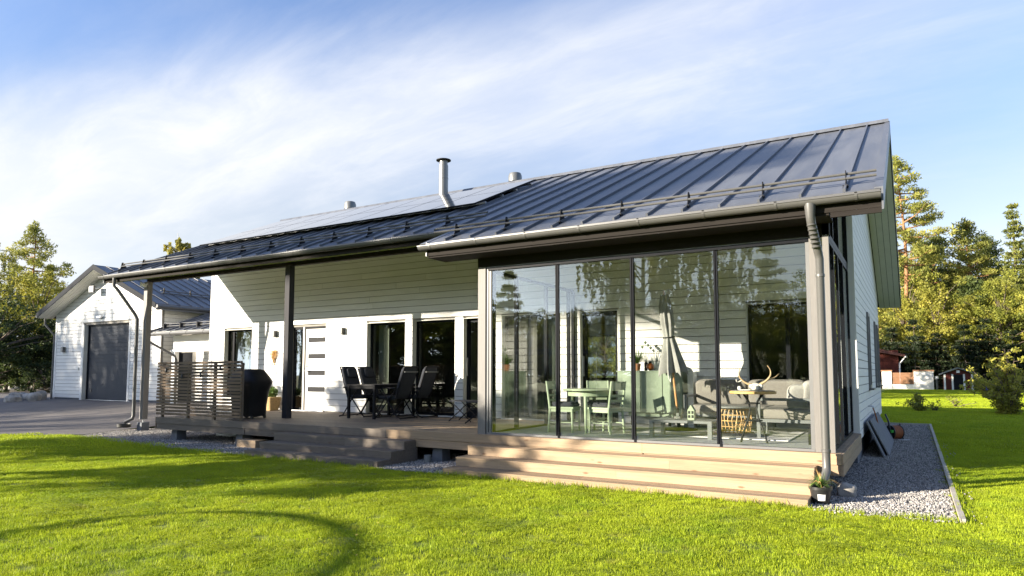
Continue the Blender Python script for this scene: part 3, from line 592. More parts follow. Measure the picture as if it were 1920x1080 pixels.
def steps(name, label, x0, x1, mat, z3):
    t = thing(name, label, 'steps', ((x0 + x1) / 2, -0.5, G), 'timber steps to the deck')
    zt = [-0.142, -0.28, z3]
    for k in range(3):
        yf = -0.32 * (k + 1); z = zt[k]; yb = yf + 0.32 - (0.026 if k == 0 else 0.0)
        w = (yb - yf) / 2
        for j in range(2):
            xm = x0 + (x1 - x0) * rnd.uniform(0.35, 0.65)
            for a, b in ((x0, xm - 0.001), (xm + 0.001, x1)): pbox('tread_board', mat, t, a, b, yf + j * w + 0.003, yf + (j + 1) * w - 0.003, z - 0.028, z)
        zb = zt[k + 1] if k < 2 else G - 0.06
        xm = x0 + (x1 - x0) * rnd.uniform(0.3, 0.7)
        for a, b in ((x0 + 0.004, xm - 0.001), (xm + 0.001, x1 - 0.004)): pbox('riser_board', mat, t, a, b, yf + 0.006, yf + 0.03, zb + (0.001 if k < 2 else 0), z - 0.0285)
        for xa, xb in ((x0 + 0.004, x0 + 0.04), (x1 - 0.04, x1 - 0.004)): pbox('stringer', 'deckd' if mat == 'deckd' else 'decky', t, xa, xb, yf + 0.031, yf + 0.35, G - 0.06, z - 0.0285)
    for xa, xb in ((x0 + 0.004, x0 + 0.04), (x1 - 0.04, x1 - 0.004)): pbox('stringer', 'deckd' if mat == 'deckd' else 'decky', t, xa, xb, -0.28, -0.03, G - 0.05, zt[1] - 0.03)
    return t
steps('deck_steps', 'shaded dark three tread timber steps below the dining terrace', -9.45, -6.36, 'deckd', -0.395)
steps('deck_steps', 'wide sunlit pale three tread timber steps below the glass veranda', -5.12, -0.253, 'deck', -0.41)
# slatted screen at the deck's left end
scn = thing('slatted_screen', 'weathered horizontal slat privacy screen at the far end of the deck', 'screen', (-12.2, -0.06, 0.0))
for x in (-13.45, -12.55, -11.68, -10.83): pbox('screen_post', 'deckd', scn, x - 0.024, x + 0.024, -0.02 + 0.03, 0.06, -0.0, 1.17)
for k in range(17):
    z = 0.06 + k * 0.0685; dx = rnd.uniform(-0.02, 0.02)
    piece('slat', 'slat', scn, -12.19 + dx, -0.012, z + 0.023, 2.83, 0.022, 0.049, (rnd.uniform(-0.04, 0.04), rnd.uniform(-0.0025, 0.0025), 0))
for x, z in ((-13.25, 1.03), (-12.68, 0.9), (-12.05, 0.93), (-11.42, 1.07)):
    build(M().lathe([(0.01, 0.05), (0.02, 0.045), (0.02, 0.0), (0.03, -0.02), (0.022, -0.05), (0.005, -0.06)], (x, -0.05, z), 10), 'string_bulb', 'plastic', scn, 40)
build(M().tube([(-13.55, -0.04, 1.15), (-13.25, -0.045, 1.09), (-12.95, -0.04, 1.03), (-12.68, -0.045, 0.96), (-12.35, -0.04, 0.97), (-12.05, -0.045, 0.99), (-11.75, -0.04, 1.08), (-11.42, -0.045, 1.13), (-10.9, -0.04, 1.17)], 0.006, 5), 'light_string', 'plastic', scn)
# solar array on the roof
sa = thing('solar_array', 'two rows of dark glass solar panels lying on the left half of the metal roof', 'solar panels', (-11.5, 4.0, zr(4.0)))
PX0, PX1, PY0, PY1 = -16.1, -6.95, 2.64, 5.27
pw = (PX1 - PX0) / 8; ph = (PY1 - PY0) / 2
for r in range(2):
    for c in range(8):
        yc = PY0 + ph * (r + 0.5); xc = PX0 + pw * (c + 0.5); lz = 0.115
        f = piece('solar_panel', 'frame', sa, xc, yc - S * CA * lz, zr(yc) + CA * lz, pw - 0.012, ph / CA - 0.012, 0.032, (ANG, 0, 0))
        g = bpy.data.objects.new('panel_glass', PC.setdefault('pg', mesh_of(M().box(-pw / 2 + 0.018, pw / 2 - 0.018, -ph / CA / 2 + 0.018, ph / CA / 2 - 0.018, 0.0165, 0.0185), 'panel_glass', X['solar'])))
        g.parent = f; col.objects.link(g)
for r in range(2):
    for o in (0.3, 1.0):
        y = PY0 + ph * r + o; piece('mounting_rail', 'steel', sa, (PX0 + PX1) / 2 + 0.02, y - S * CA * 0.07, zr(y) + CA * 0.07, PX1 - PX0 + 0.1, 0.04, 0.04, (ANG, 0, 0))
# ---------------------------------------------------------------- garage and the link roof
GZ = -0.13
gar = thing('garage', 'separate white boarded garage with dark up-and-over door and gable front', 'garage', (-27, 6, GZ))
gx0, gx1, gy = -30.65, -23.15, 6.0
gm, gs = -26.8, 0.412
def zg(x): return 5.2 - gs * abs(x - gm)
GO = [(-28.45, -25.2, -0.2, 2.93)]
gw = core(gar, 'front_wall', gx0, gx1, gy + 0.06, gy + 0.25, -0.05, 2.94, GO, 'groove_shade')
build(M().ext([(gx0, gy + 0.06, 2.941), (gx1, gy + 0.06, 2.941), (gx1, gy + 0.06, zg(gx1) - 0.15), (gm, gy + 0.06, zg(gm) - 0.15), (gx0, gy + 0.06, zg(gx0) - 0.15)], (0, 0.19, 0)), 'gable_core', 'groove_shade', gar)
for a, b in courses(-0.04, 5.05, 0.1465, 0.014):
    xa, xb = gx0 + 0.1, gx1 - 0.1
    if b > 3.4: d = (5.09 - a) / gs; xa, xb = max(xa, gm - d), min(xb, gm + d)
    if xb - xa < 0.15: break
    iv = [(xa, xb)] if a > 2.9 else [(xa, -28.56), (-25.1, xb)]
    for u, v in iv: piece('siding_board', 'white', gw, (u + v) / 2, gy + 0.011, (a + b) / 2, v - u, 0.022, b - a)
for u, v in ((gx0 - 0.02, gx0 + 0.098), (gx1 - 0.098, gx1 + 0.02)): pbox('corner_board', 'whitetrim', gw, u, v, gy - 0.014, gy + 0.022, -0.06, zg(gx0) - 0.05)
for u, v in ((-28.56, -28.452), (-25.198, -25.1)): pbox('door_casing', 'whitetrim', gar, u, v, gy - 0.016, gy + 0.02, -0.13, 3.0)
pbox('door_reveal', 'offwhite', gar, -28.452, -28.40, gy - 0.01, gy + 0.22, -0.13, 2.93)
gd = build(M().box(-28.40, -25.2, gy + 0.2, gy + 0.24, -0.13, 2.93), 'garage_door', 'garagedoor', gar)
for k in range(20): pbox('door_panel', 'garagedoor', gd, -28.30, -25.28, gy + 0.175, gy + 0.199, -0.09 + k * 0.15, -0.09 + k * 0.15 + 0.142)
pbox('door_rail', 'frame', gd, -28.40, -28.31, gy + 0.15, gy + 0.199, -0.12, 2.92); pbox('door_rail', 'frame', gd, -28.31, -25.21, gy + 0.15, gy + 0.174, 2.86, 2.92)
build(M().box(-28.1, -28.0, gy + 0.155, gy + 0.174, 0.22, 0.30), 'door_handle', 'plastic', gd)
pbox('door_seal', 'steel', gd, -28.4, -25.2, gy + 0.12, gy + 0.2, -0.135, -0.1)
build(M().box(gx0 + 0.05, -28.58, gy + 0.04, gy + 0.3, -0.7, -0.05).box(-25.08, gx1 - 0.05, gy + 0.04, gy + 0.3, -0.7, -0.05), 'plinth', 'concrete', gar)
build(M().box(gx1 - 0.22, gx1 - 0.0, gy + 0.26, 17, -0.3, zg(gx1) - 0.1).box(gx0, gx0 + 0.22, gy + 0.26, 17, -0.3, zg(gx0) - 0.1), 'side_wall', 'groove_shade', gar)
for a, b in courses(-0.04, 3.5): piece('siding_board', 'white', gw, gx1 + 0.011, 8.6, (a + b) / 2, 0.022, 5.0, b - a)
ex = 4.2; yv = gy - 0.6
gr = M()
for sg in (-1, 1):
    gr.ext([(gm, yv, zg(gm) - 0.01), (gm + sg * ex, yv, zg(gm + ex) - 0.01), (gm + sg * ex, yv, zg(gm + ex) - 0.16), (gm, yv, zg(gm) - 0.16)], (0, 12, 0))
groof = build(gr, 'roof', 'blackwood', gar)
ga = math.atan(gs); gc = math.cos(ga)
for k in range(25):
    y = yv + 0.01 + PW * (k + 0.5)
    piece('roof_pan', 'roof', groof, gm + ex / 2, y, zg(gm + ex / 2) + 0.006, ex / gc + 0.03, PW - 0.004, 0.01, (0, ga, 0))
    piece('seam', 'roof', groof, gm + ex / 2, y + PW / 2, zg(gm + ex / 2) + 0.026, ex / gc, 0.028, 0.04, (0, ga, 0))
piece('roof_sheet', 'roof', groof, gm - ex / 2, yv + 6, zg(gm - ex / 2) + 0.006, ex / gc + 0.03, 12, 0.01, (0, -ga, 0))
m = M()
for sg in (-1, 1):
    m.ext([(gm, yv - 0.022, zg(gm) + 0.035), (gm + sg * (ex + 0.04), yv - 0.022, zg(gm + ex + 0.04) + 0.035), (gm + sg * (ex + 0.04), yv - 0.022, zg(gm + ex + 0.04) - 0.10), (gm, yv - 0.022, zg(gm) - 0.10)], (0, 0.02, 0))
build(m, 'verge_trim', 'frame', groof)
m = M()
for sg in (-1, 1):
    m.ext([(gm, yv - 0.02, zg(gm) - 0.101), (gm + sg * ex, yv - 0.02, zg(gm + ex) - 0.101), (gm + sg * ex, yv - 0.02, zg(gm + ex) - 0.175), (gm, yv - 0.02, zg(gm) - 0.175)], (0, 0.02, 0))
build(m, 'barge_board', 'frame', groof)
for sg in (-1, 1):
    for k in range(5):
        y = yv + 0.06 + 0.12 * k
        piece('soffit_board', 'offwhite', groof, gm + sg * ex / 2, y, zg(gm + ex / 2) - 0.175, ex / gc, 0.113, 0.02, (0, sg * ga, 0))
build(M().box(gm + ex, gm + ex + 0.04, yv, yv + 12, zg(gm + ex) - 0.22, zg(gm + ex) - 0.01), 'eave_board', 'roof', groof)
build(M().tube([(gm + ex + 0.09, yv, zg(gm + ex) - 0.1), (gm + ex + 0.09, yv + 12, zg(gm + ex) - 0.1)], 0.065, 8), 'gutter', 'gutter', gar, 40)
build(M().tube([(gm - ex - 0.06, yv, zg(gm + ex) - 0.1), (gm - ex - 0.06, yv + 12, zg(gm + ex) - 0.1)], 0.065, 8).tube([(gm - ex - 0.06, yv + 0.35, zg(gm + ex) - 0.12), (gm - ex - 0.06, yv + 0.35, zg(gm + ex) - 0.42), (gx0 - 0.08, gy - 0.02, zg(gm + ex) - 0.9), (gx0 - 0.08, gy - 0.02, -0.2)], 0.045, 8), 'gutter', 'gutter', gar, 40)
g2 = build(M().tube([(gm + 2.9, yv + 1.0, zg(gm + 3.1) + 0.2), (gm + 2.9, yv + 3.4, zg(gm + 3.1) + 0.2)], 0.02, 8).tube([(gm + 2.97, yv + 1.0, zg(gm + 3.1) + 0.1), (gm + 2.97, yv + 3.4, zg(gm + 3.1) + 0.1)], 0.02, 8), 'snow_guard', 'gutter', gar, 40)
for y in (yv + 1.1, yv + 2.2, yv + 3.3): build(M().box(gm + 2.88, gm + 2.95, y, y + 0.03, zg(gm + 2.9) + 0.01, zg(gm + 2.9) + 0.22), 'bracket', 'black', g2)
build(M().box(-29.97, -29.81, gy - 0.12, gy - 0.001, 1.84, 2.06), 'wall_lamp', 'gutter', gar)
fl = build(M().box(-27.58, -27.22, gy - 0.34, gy - 0.28, 4.18, 4.46, Matrix.Translation((0, 0, 0))), 'flood_light', 'plastic', gar)
pbox('lens', 'steel', fl, -27.54, -27.26, gy - 0.348, gy - 0.341, 4.22, 4.42)
build(M().tube([(-27.4, gy - 0.28, 4.34), (-27.25, gy, 4.42)], 0.02, 6), 'lamp_arm', 'steel', fl)
build(M().box(-27.35, -27.05, gy - 0.12, gy - 0.06, 3.17, 3.25).tube([(-27.2, gy, 3.25), (-27.2, gy - 0.1, 3.22)], 0.02, 6), 'sensor', 'steel', gar)
for x in (-28.72, -24.95): build(M().box(x - 0.04, x + 0.04, gy - 0.03, gy - 0.001, 1.1, 1.2), 'switch_box', 'offwhite', gar)
# link porch between garage and house
po = thing('link_porch', 'low metal roofed entrance porch between the garage and the house', 'porch', (-20, 5.2, G))
ye, ze, ps = 5.2, 2.42, 0.33
px0, px1 = -22.5, -16.5
def zp(y): return ze + ps * (y - ye)
pr = build(M().ext([(px0, ye, ze - 0.01), (px0, 8.6, zp(8.6) - 0.01), (px0, 8.6, zp(8.6) - 0.15), (px0, ye, ze - 0.15)], (px1 - px0, 0, 0)), 'roof', 'offwhite', po)
pa = math.atan(ps)
k = 0; x = px0
while x < px1 - 0.05:
    w = min(PW, px1 - x); piece('roof_pan', 'roof', pr, x + w / 2, (ye + 8.6) / 2, zp((ye + 8.6) / 2) + 0.006, w - 0.004, 3.4 / math.cos(pa), 0.01, (pa, 0, 0))
    piece('seam', 'roof', pr, x + w, (ye + 8.6) / 2, zp((ye + 8.6) / 2) + 0.026, 0.03, 3.4 / math.cos(pa), 0.045, (pa, 0, 0)); x += w
build(M().ext([(px0 - 0.02, ye - 0.05, ze + 0.05), (px0 - 0.02, 8.6, zp(8.6) + 0.12), (px0 - 0.02, 8.6, zp(8.6) - 0.1), (px0 - 0.02, ye - 0.05, ze - 0.1)], (0.1, 0, 0)), 'verge_trim', 'roof', pr)
build(M().tube([(px0, ye - 0.07, ze - 0.09), (px1, ye - 0.07, ze - 0.09)], 0.065, 8), 'gutter', 'gutter', po, 40)
for i in range(7): build(M().lathe([(0.072, -0.02), (0.072, 0.02)], (0, 0, 0), 8), 'gutter_bracket', 'gutter', po).matrix_local = Matrix.Translation(Vector((px0 + 0.4 + i * 0.9, ye - 0.07, ze - 0.09)) - ORI[po.name]) @ Matrix.Rotation(R(90), 4, 'Y') @ Matrix.Translation(ORI[po.name])
g3 = build(M().tube([(px0 + 0.1, ye + 0.4, zp(ye + 0.4) + 0.17), (px1, ye + 0.4, zp(ye + 0.4) + 0.17)], 0.018, 8).tube([(px0 + 0.1, ye + 0.35, zp(ye + 0.35) + 0.1), (px1, ye + 0.35, zp(ye + 0.35) + 0.1)], 0.018, 8), 'snow_guard', 'gutter', po, 40)
for i in range(6): build(M().box(px0 + 0.3 + i * 0.95, px0 + 0.36 + i * 0.95, ye + 0.26, ye + 0.46, zp(ye + 0.4), zp(ye + 0.4) + 0.17), 'bracket', 'black', g3)
build(M().tube([(px0 + 0.05, ye - 0.07, ze - 0.14), (px0 + 0.05, ye - 0.07, ze - 0.35), (px0 + 0.7, ye + 0.5, ze - 0.85), (px0 + 0.72, ye + 0.55, ze - 1.0), (px0 + 0.72, ye + 0.55, -0.1)], 0.045, 8), 'downpipe', 'gutter', po, 40)
build(M().box(px0 + 0.5, px1, ye + 0.45, ye + 0.55, 1.72, 1.80).box(px0 + 0.55, px1, ye + 0.5, ye + 0.6, 1.80, 2.3), 'fascia', 'whitetrim', po)
build(M().box(px0 + 0.55, px0 + 0.72, ye + 0.48, ye + 0.64, -0.3, 1.72), 'post', 'whitetrim', po)
lw = core(po, 'back_wall', -23.1, -16.5, 6.522, 6.7, -0.2, 2.75, [(-22.9, -22.0, -0.2, 1.72)], 'groove_shade')
for a, b in courses(-0.1, 2.6): piece('siding_board', 'white', lw, -19.25, 6.511, (a + b) / 2, 5.0, 0.02, b - a)
pbox('entry_door', 'frame', po, -22.9, -22.0, 6.56, 6.6, -0.2, 1.72)
build(M().box(-21.9, -21.1, 6.4, 6.499, 1.98, 2.02), 'wall_lamp', 'frame', po)
# ---------------------------------------------------------------- things on the terrace
def rotm(ax, a): return Matrix.Rotation(R(a), 4, ax)
def recliner():
    t = thing('garden_chair', '', 'chair', (0, 0, 0), 'folding chairs round the terrace table')
    # faces +x; seat at 0.44, back leaning to -x
    bt = Vector((-0.46, 0, 1.10)); bs = Vector((-0.22, 0, 0.42))
    for s in (-1, 1):
        build(M().tube([(-0.42, s * 0.27, 0.01), (-0.3, s * 0.27, 0.05), (0.12, s * 0.27, 0.64)], 0.014, 8), 'leg', 'black', t, 40)
        build(M().tube([(0.30, s * 0.25, 0.01), (0.22, s * 0.25, 0.08), (-0.26, s * 0.25, 0.62)], 0.014, 8), 'leg', 'black', t, 40)
        build(M().box(-0.28, 0.16, s * 0.28 - 0.025, s * 0.28 + 0.025, 0.635, 0.665), 'armrest', 'black', t)
    m = M()
    for s in (-1, 1): m.tube([(0.24, s * 0.22, 0.42), (-0.22, s * 0.22, 0.40), (-0.47, s * 0.22, 1.1)], 0.014, 8)
    m.tube([(0.24, -0.22, 0.42), (0.24, 0.22, 0.42)], 0.014, 8).tube([(-0.47, -0.22, 1.1), (-0.47, 0.22, 1.1)], 0.014, 8).tube([(-0.42, -0.27, 0.02), (-0.42, 0.27, 0.02)], 0.012, 6).tube([(0.3, -0.25, 0.02), (0.3, 0.25, 0.02)], 0.012, 6)
    build(m, 'seat_frame', 'black', t, 40)
    mt = Matrix.Rotation(math.atan2(0.25, 0.7), 4, 'Y').inverted()
    build(M().pillow((0.02, 0, 0.45), (0.5, 0.46, 0.075)), 'seat_cushion', 'fabric', t, 60)
    bc = build(M().pillow((-0.325, 0, 0.78), (0.085, 0.46, 0.70), mt), 'back_cushion', 'fabric', t, 60)
    build(M().pillow((-0.33, 0, 0.96), (0.1, 0.30, 0.21), mt), 'head_pillow', 'fabric', t, 60)
    build(M().box(-0.475, -0.455, -0.22, 0.22, 0.98, 0.995), 'strap', 'aniframe', t)
    return t
CH = [((-9.83, 2.42, 0), 0.0, 'black folding garden chair nearest the entrance door, facing right'), ((-9.83, 2.98, 0), 0.0, 'black folding garden chair against the window on the door side of the table'),
      ((-8.86, 2.36, 0), math.pi, 'black folding garden chair with its back turned, at the open end of the table'), ((-8.78, 2.98, 0), math.pi, 'black folding garden chair with its back turned, close to the tall window')]
c0 = recliner()
for i, (l, r, lab) in enumerate(CH):
    if i == 0: c0.location = l; c0.rotation_euler = (0, 0, r); c0['label'] = lab
    else: copy_tree(c0, l, r, lab)
tt = thing('dining_table', 'long dark metal garden table standing end-on to the windows of the terrace', 'table', (-9.32, 2.5, 0))
build(M().box(-9.72, -8.94, 1.83, 3.18, 0.685, 0.72), 'table_top', 'black', tt); 
for x in (-9.69, -8.97):
    for y in (1.86, 3.15): build(M().box(x - 0.025, x + 0.025, y - 0.025, y + 0.025, 0.0, 0.684), 'leg', 'black', tt)
build(M().box(-9.66, -9.0, 1.85, 1.87, 0.63, 0.684).box(-9.7, -9.68, 1.89, 3.12, 0.63, 0.684).box(-8.98, -8.96, 1.89, 3.12, 0.63, 0.684), 'apron', 'black', tt)
st = thing('folding_stool', 'small black folding stool with crossed legs beside the glass veranda', 'stool', (-6.95, 2.25, 0))
build(M().box(-7.2, -6.72, 2.08, 2.46, 0.40, 0.42), 'seat', 'fabric', st)
for y in (2.1, 2.44):
    build(M().tube([(-7.22, y, 0.01), (-6.74, y, 0.40)], 0.011, 6), 'leg', 'black', st); build(M().tube([(-6.70, y + 0.015, 0.01), (-7.18, y + 0.015, 0.40)], 0.011, 6), 'leg', 'black', st)
f2 = copy_tree(st, (-6.42, 2.0, 0), 0.5, 'second black folding stool, mostly hidden behind the grey corner post'); f2['group'] = st['group'] = 'folding stools'
# covered grill
bq = thing('grill', 'black covered barbecue grill standing behind the slatted screen', 'grill', (-11.5, 0.75, 0))
sec = [(0.05, 0.36, 0.25), (0.3, 0.37, 0.26), (0.6, 0.42, 0.28), (0.8, 0.50, 0.32), (0.86, 0.49, 0.31), (1.0, 0.36, 0.26), (1.08, 0.28, 0.22), (1.105, 0.2, 0.15)]
n = 40; v = []
for z, a, b in sec:
    for j in range(n):
        th = 2 * math.pi * j / n; e = 0.45
        wv = 1 + (0.035 * math.sin(5 * th + z * 3) + 0.02 * math.sin(11 * th)) * max(0, 0.85 - z)
        v.append((-11.5 + 0.9 * math.copysign(abs(math.cos(th)) ** e, math.cos(th)) * a * wv, 0.75 + math.copysign(abs(math.sin(th)) ** e, math.sin(th)) * b * wv, z * 0.95 + 0.015 * math.sin(7 * th) * (1 if z < 0.1 else 0)))
k = len(sec); f = [(i * n + j, i * n + (j + 1) % n, (i + 1) * n + (j + 1) % n, (i + 1) * n + j) for i in range(k - 1) for j in range(n)] + [tuple(range((k - 1) * n, k * n))]
build(M().add(v, f), 'cover', 'cover', bq, 50)
for x, y in ((-11.78, 0.6), (-11.22, 0.6), (-11.78, 0.92), (-11.22, 0.92)): build(M().tube([(x, y - 0.015, 0.04), (x, y + 0.015, 0.04)], 0.04, 10), 'wheel', 'plastic', bq)
# basket with a small conifer by the door
bk = thing('plant_basket', 'square woven basket planter with a small green bush by the entrance door', 'planter', (-13.5, 3.0, 0))
m = M()
for i in range(14):
    a, b = 0.15 + 0.05 * i / 13, 0.02 + i * 0.0245
    m.pillow((-13.5, 3.0, b), (2 * a, 2 * a, 0.028), None, 4, 0.3)
build(m, 'basket', 'wicker', bk, 60)
def tuft(name, mat, parent, c, n, l, w, spread, seed, up=0.6, droop=0.3):
    r = random.Random(seed); m = M()
    for i in range(n):
        a = r.uniform(0, 2 * math.pi); t = r.random() ** 0.6 * spread; L = l * r.uniform(0.6, 1.1)
        d = Vector((math.cos(a) * t, math.sin(a) * t, up)).normalized(); b = Vector(c) + Vector((math.cos(a), math.sin(a), 0)) * r.random() * w * 4
        s = Vector((-math.sin(a), math.cos(a), 0)) * w * r.uniform(.6, 1.2); p1 = b + d * L * 0.55; p2 = b + d * L + Vector((0, 0, -droop * L * t))
        m.add([b - s * .6, b + s * .6, p1 + s, p1 - s, p2], [(0, 1, 2, 3), (3, 2, 4)])
    return build(m, name, mat, parent)
def leafball(name, mat, parent, c, rad, n, s, seed):
    r = random.Random(seed); m = M()
    for i in range(n):
        d = Vector((r.gauss(0, 1), r.gauss(0, 1), r.gauss(0, 1))).normalized() * r.random() ** 0.4; p = Vector(c) + Vector((d.x * rad[0], d.y * rad[1], d.z * rad[2]))
        u = Vector((r.gauss(0, 1), r.gauss(0, 1), r.gauss(0, 1))).normalized(); w = u.cross(Vector((r.gauss(0, 1), r.gauss(0, 1), r.gauss(0, 1)))).normalized()
        m.add([p - u * s, p + w * s * .45, p + u * s, p - w * s * .45], [(0, 1, 2, 3)])
    return build(m, name, mat, parent)
leafball('foliage', 'potleaf', bk, (-13.5, 3.0, 0.47), (0.17, 0.17, 0.13), 420, 0.04, 3)
# wall heart
hw = thing('heart_wreath', 'brown twig heart decoration hanging on the white wall beside the post', 'wreath', (-13.75, WY - 0.03, 1.4))
m = M(); r = random.Random(5)
for i in range(240):
    t = r.uniform(0, 2 * math.pi); q = r.random() ** 0.5
    x = 0.0085 * 16 * math.sin(t) ** 3 * q; z = 0.0085 * (13 * math.cos(t) - 5 * math.cos(2 * t) - 2 * math.cos(3 * t) - math.cos(4 * t)) * q
    a = r.uniform(0, math.pi); p = Vector((-13.75 + x, WY - 0.025 - r.random() * 0.03, 1.44 + z * 1.25)); d = Vector((math.cos(a), r.uniform(-.3, .3), math.sin(a))) * 0.035
    m.tube([p - d, p + d], 0.004, 4)
build(m, 'twigs', 'rattan', hw); build(M().tube([(-13.75, WY - 0.03, 1.3), (-13.8, WY - 0.03, 1.19)], 0.012, 5).tube([(-13.74, WY - 0.03, 1.3), (-13.70, WY - 0.03, 1.17)], 0.012, 5), 'tassel', 'rattan', hw)

# ---------------------------------------------------------------- veranda furniture
Z0 = 0.012
def slat_chair():
    t = thing('dining_chair', '', 'chair', (0, 0, 0), 'pale green dining chairs')
    # faces +x
    for s in (-1, 1):
        build(M().tube([(0.19, s * 0.18, 0), (0.18, s * 0.18, 0.38)], [0.016, 0.02], 8), 'leg', 'green', t, 40)
        build(M().tube([(-0.22, s * 0.18, 0), (-0.19, s * 0.18, 0.38), (-0.25, s * 0.18, 0.82)], [0.017, 0.021, 0.017], 8), 'leg', 'green', t, 40)
        build(M().tube([(0.18, s * 0.18, 0.16), (-0.2, s * 0.18, 0.16)], 0.01, 6), 'stretcher', 'green', t)
    build(M().tube([(0.18, -0.18, 0.2), (0.18, 0.18, 0.2)], 0.01, 6), 'stretcher', 'green', t); build(M().tube([(-0.2, -0.18, 0.12), (-0.2, 0.18, 0.12)], 0.01, 6), 'stretcher', 'green', t)
    build(M().box(-0.21, 0.21, -0.205, 0.205, 0.38, 0.41).box(-0.19, 0.19, -0.19, 0.19, 0.33, 0.379), 'seat', 'green', t)
    for z, h in ((0.51, 0.035), (0.59, 0.035), (0.75, 0.13)): build(M().box(-0.008, 0.008, -0.165, 0.165, -h / 2, h / 2, Matrix.Translation((-0.19 - 0.06 * (z - 0.38) / 0.44, 0, z)) @ rotm('Y', -8)), 'back_slat', 'green', t)
    cu = build(M().pillow((0.02, 0, 0.435), (0.4, 0.4, 0.07), None, 6, 0.45), 'seat_cushion', 'fabric', t, 60)
    for x in (-0.08, 0.1):
        for y in (-0.1, 0.1): build(M().pillow((x, y, 0.462), (0.17, 0.17, 0.045)), 'tuft', 'fabric', cu, 60)
    return t
g0 = slat_chair(); g0.location = (-4.13, 1.03, Z0); g0.rotation_euler = (0, 0, 0.12); g0['label'] = 'pale green wooden chair on the left of the round veranda table'
copy_tree(g0, (-3.45, 1.12, Z0), math.pi - 0.25, 'pale green wooden chair on the cabinet side of the veranda table')
copy_tree(g0, (-3.82, 1.72, Z0), -math.pi / 2 + 0.5, 'pale green wooden chair behind the round veranda table')
gt = thing('round_table', 'pale green painted wooden table between two green chairs in the veranda', 'table', (-3.78, 1.25, Z0))
build(M().lathe([(0.44, 0.665), (0.45, 0.675), (0.45, 0.685), (0.44, 0.692)], (-3.78, 1.25, Z0), 36), 'table_top', 'green', gt, 40)
build(M().lathe([(0.36, 0.58), (0.36, 0.664)], (-3.78, 1.25, Z0), 28), 'apron', 'green', gt, 40)
for x, y in ((-3.70, 0.9), (-4.08, 1.2), (-3.48, 1.32), (-3.86, 1.6)): build(M().tube([(x, y, Z0), (x, y, Z0 + 0.12), (x, y, Z0 + 0.13), (x, y, Z0 + 0.58)], [0.016, 0.02, 0.022, 0.032], 10), 'leg', 'green', gt, 40)
# cabinet
cbn = thing('sideboard', 'sage green wall sideboard with three doors under the veranda wall', 'cabinet', (-3.3, 3.0, Z0))
build(M().box(-3.93, -2.74, 2.86, WY - 0.03, 0.25, 0.985).box(-3.75, -2.9, 2.9, WY - 0.05, 0.18, 0.249), 'body', 'cabgreen', cbn)
pbox('top_panel', 'cabgreen', cbn, -3.95, -2.70, 2.82, WY - 0.028, 0.986, 1.005)
for a, b in ((-3.93, -3.50), (-3.485, -3.09), (-3.075, -2.73)): pbox('door_panel', 'cabgreen', cbn, a, b, 2.835, 2.858, 0.255, 0.98)
for x in (-3.7, -3.0): pbox('leg', 'black', cbn, x - 0.02, x + 0.02, 2.95, 2.99, Z0, 0.179)
def potted(name, label, c, pr, ph, pot, fn):
    t = thing(name, label, 'potted plant', c)
    build(M().lathe([(pr * .7, 0), (pr, ph), (pr * .92, ph), (pr * .85, ph * .85)], c, 16), 'pot', pot, t, 40); fn(t, (c[0], c[1], c[2] + ph * .8)); return t
potted('grass_plant', 'tufted grass plant in a small terracotta pot on the sideboard', (-3.62, 3.0, 1.006), 0.085, 0.13, 'terracotta', lambda t, c: tuft('leaves', 'potleaf', t, c, 130, 0.36, 0.006, 0.7, 4))
ds = thing('dried_stems', 'dark dried seed heads standing behind the grass plant on the sideboard', 'dried flowers', (-3.48, 3.12, 1.006))
m = M().lathe([(0.03, 0), (0.035, 0.14), (0.02, 0.16)], (-3.48, 3.12, 1.006), 10); build(m, 'vase', 'black', ds, 40)
for i, (dx, h) in enumerate(((-0.06, 0.42), (0.0, 0.5), (0.05, 0.45), (0.1, 0.4))): build(M().tube([(-3.48, 3.12, 1.15), (-3.48 + dx, 3.1, 1.006 + h)], 0.004, 5).lathe([(0.01, -0.03), (0.035, 0), (0.01, 0.03)], (-3.48 + dx, 3.1, 1.006 + h + 0.02), 8), 'stem', 'cabgreen', ds, 40)
ab = thing('amber_lantern', 'round amber glass lantern on the sideboard', 'lantern', (-3.34, 2.95, 1.006))
build(M().pillow((-3.34, 2.95, 1.076), (0.14, 0.14, 0.14), None, 8, 1.0), 'globe', 'amber', ab, 60); build(M().lathe([(0.03, 0), (0.035, 0.015), (0.015, 0.03), (0.015, 0.045)], (-3.34, 2.95, 1.14), 10), 'cap', 'black', ab, 40)
for i, x in enumerate((-3.16, -3.04, -2.93)):
    tj = tag(build(M().lathe([(0.05, 0), (0.06, 0.05), (0.055, 0.1), (0.04, 0.12)], (x, 2.97 - 0.05 * i, 1.006), 12) if i != 1 else M().box(x - 0.05, x + 0.05, 2.9, 3.0, 1.006, 1.13).ext([(x - 0.055, 2.895, 1.131), (x + 0.055, 2.895, 1.131), (x, 2.895, 1.19)], (0, 0.11, 0)), ('jar', 'lantern', 'jar')[i], ('jar', 'black', 'bone')[i], None, 40), ('clear glass jar on the sideboard between the lanterns', 'small black house shaped lantern on the sideboard', 'pale pot on the sideboard next to the closed parasol')[i], ('jar', 'lantern', 'pot')[i])
sb = tag(build(M().box(-2.66, -2.56, 2.95, 3.2, Z0, 0.98), 'panel_heater', 'offwhite'), 'narrow pale panel standing beside the sideboard on the wall side', 'panel')
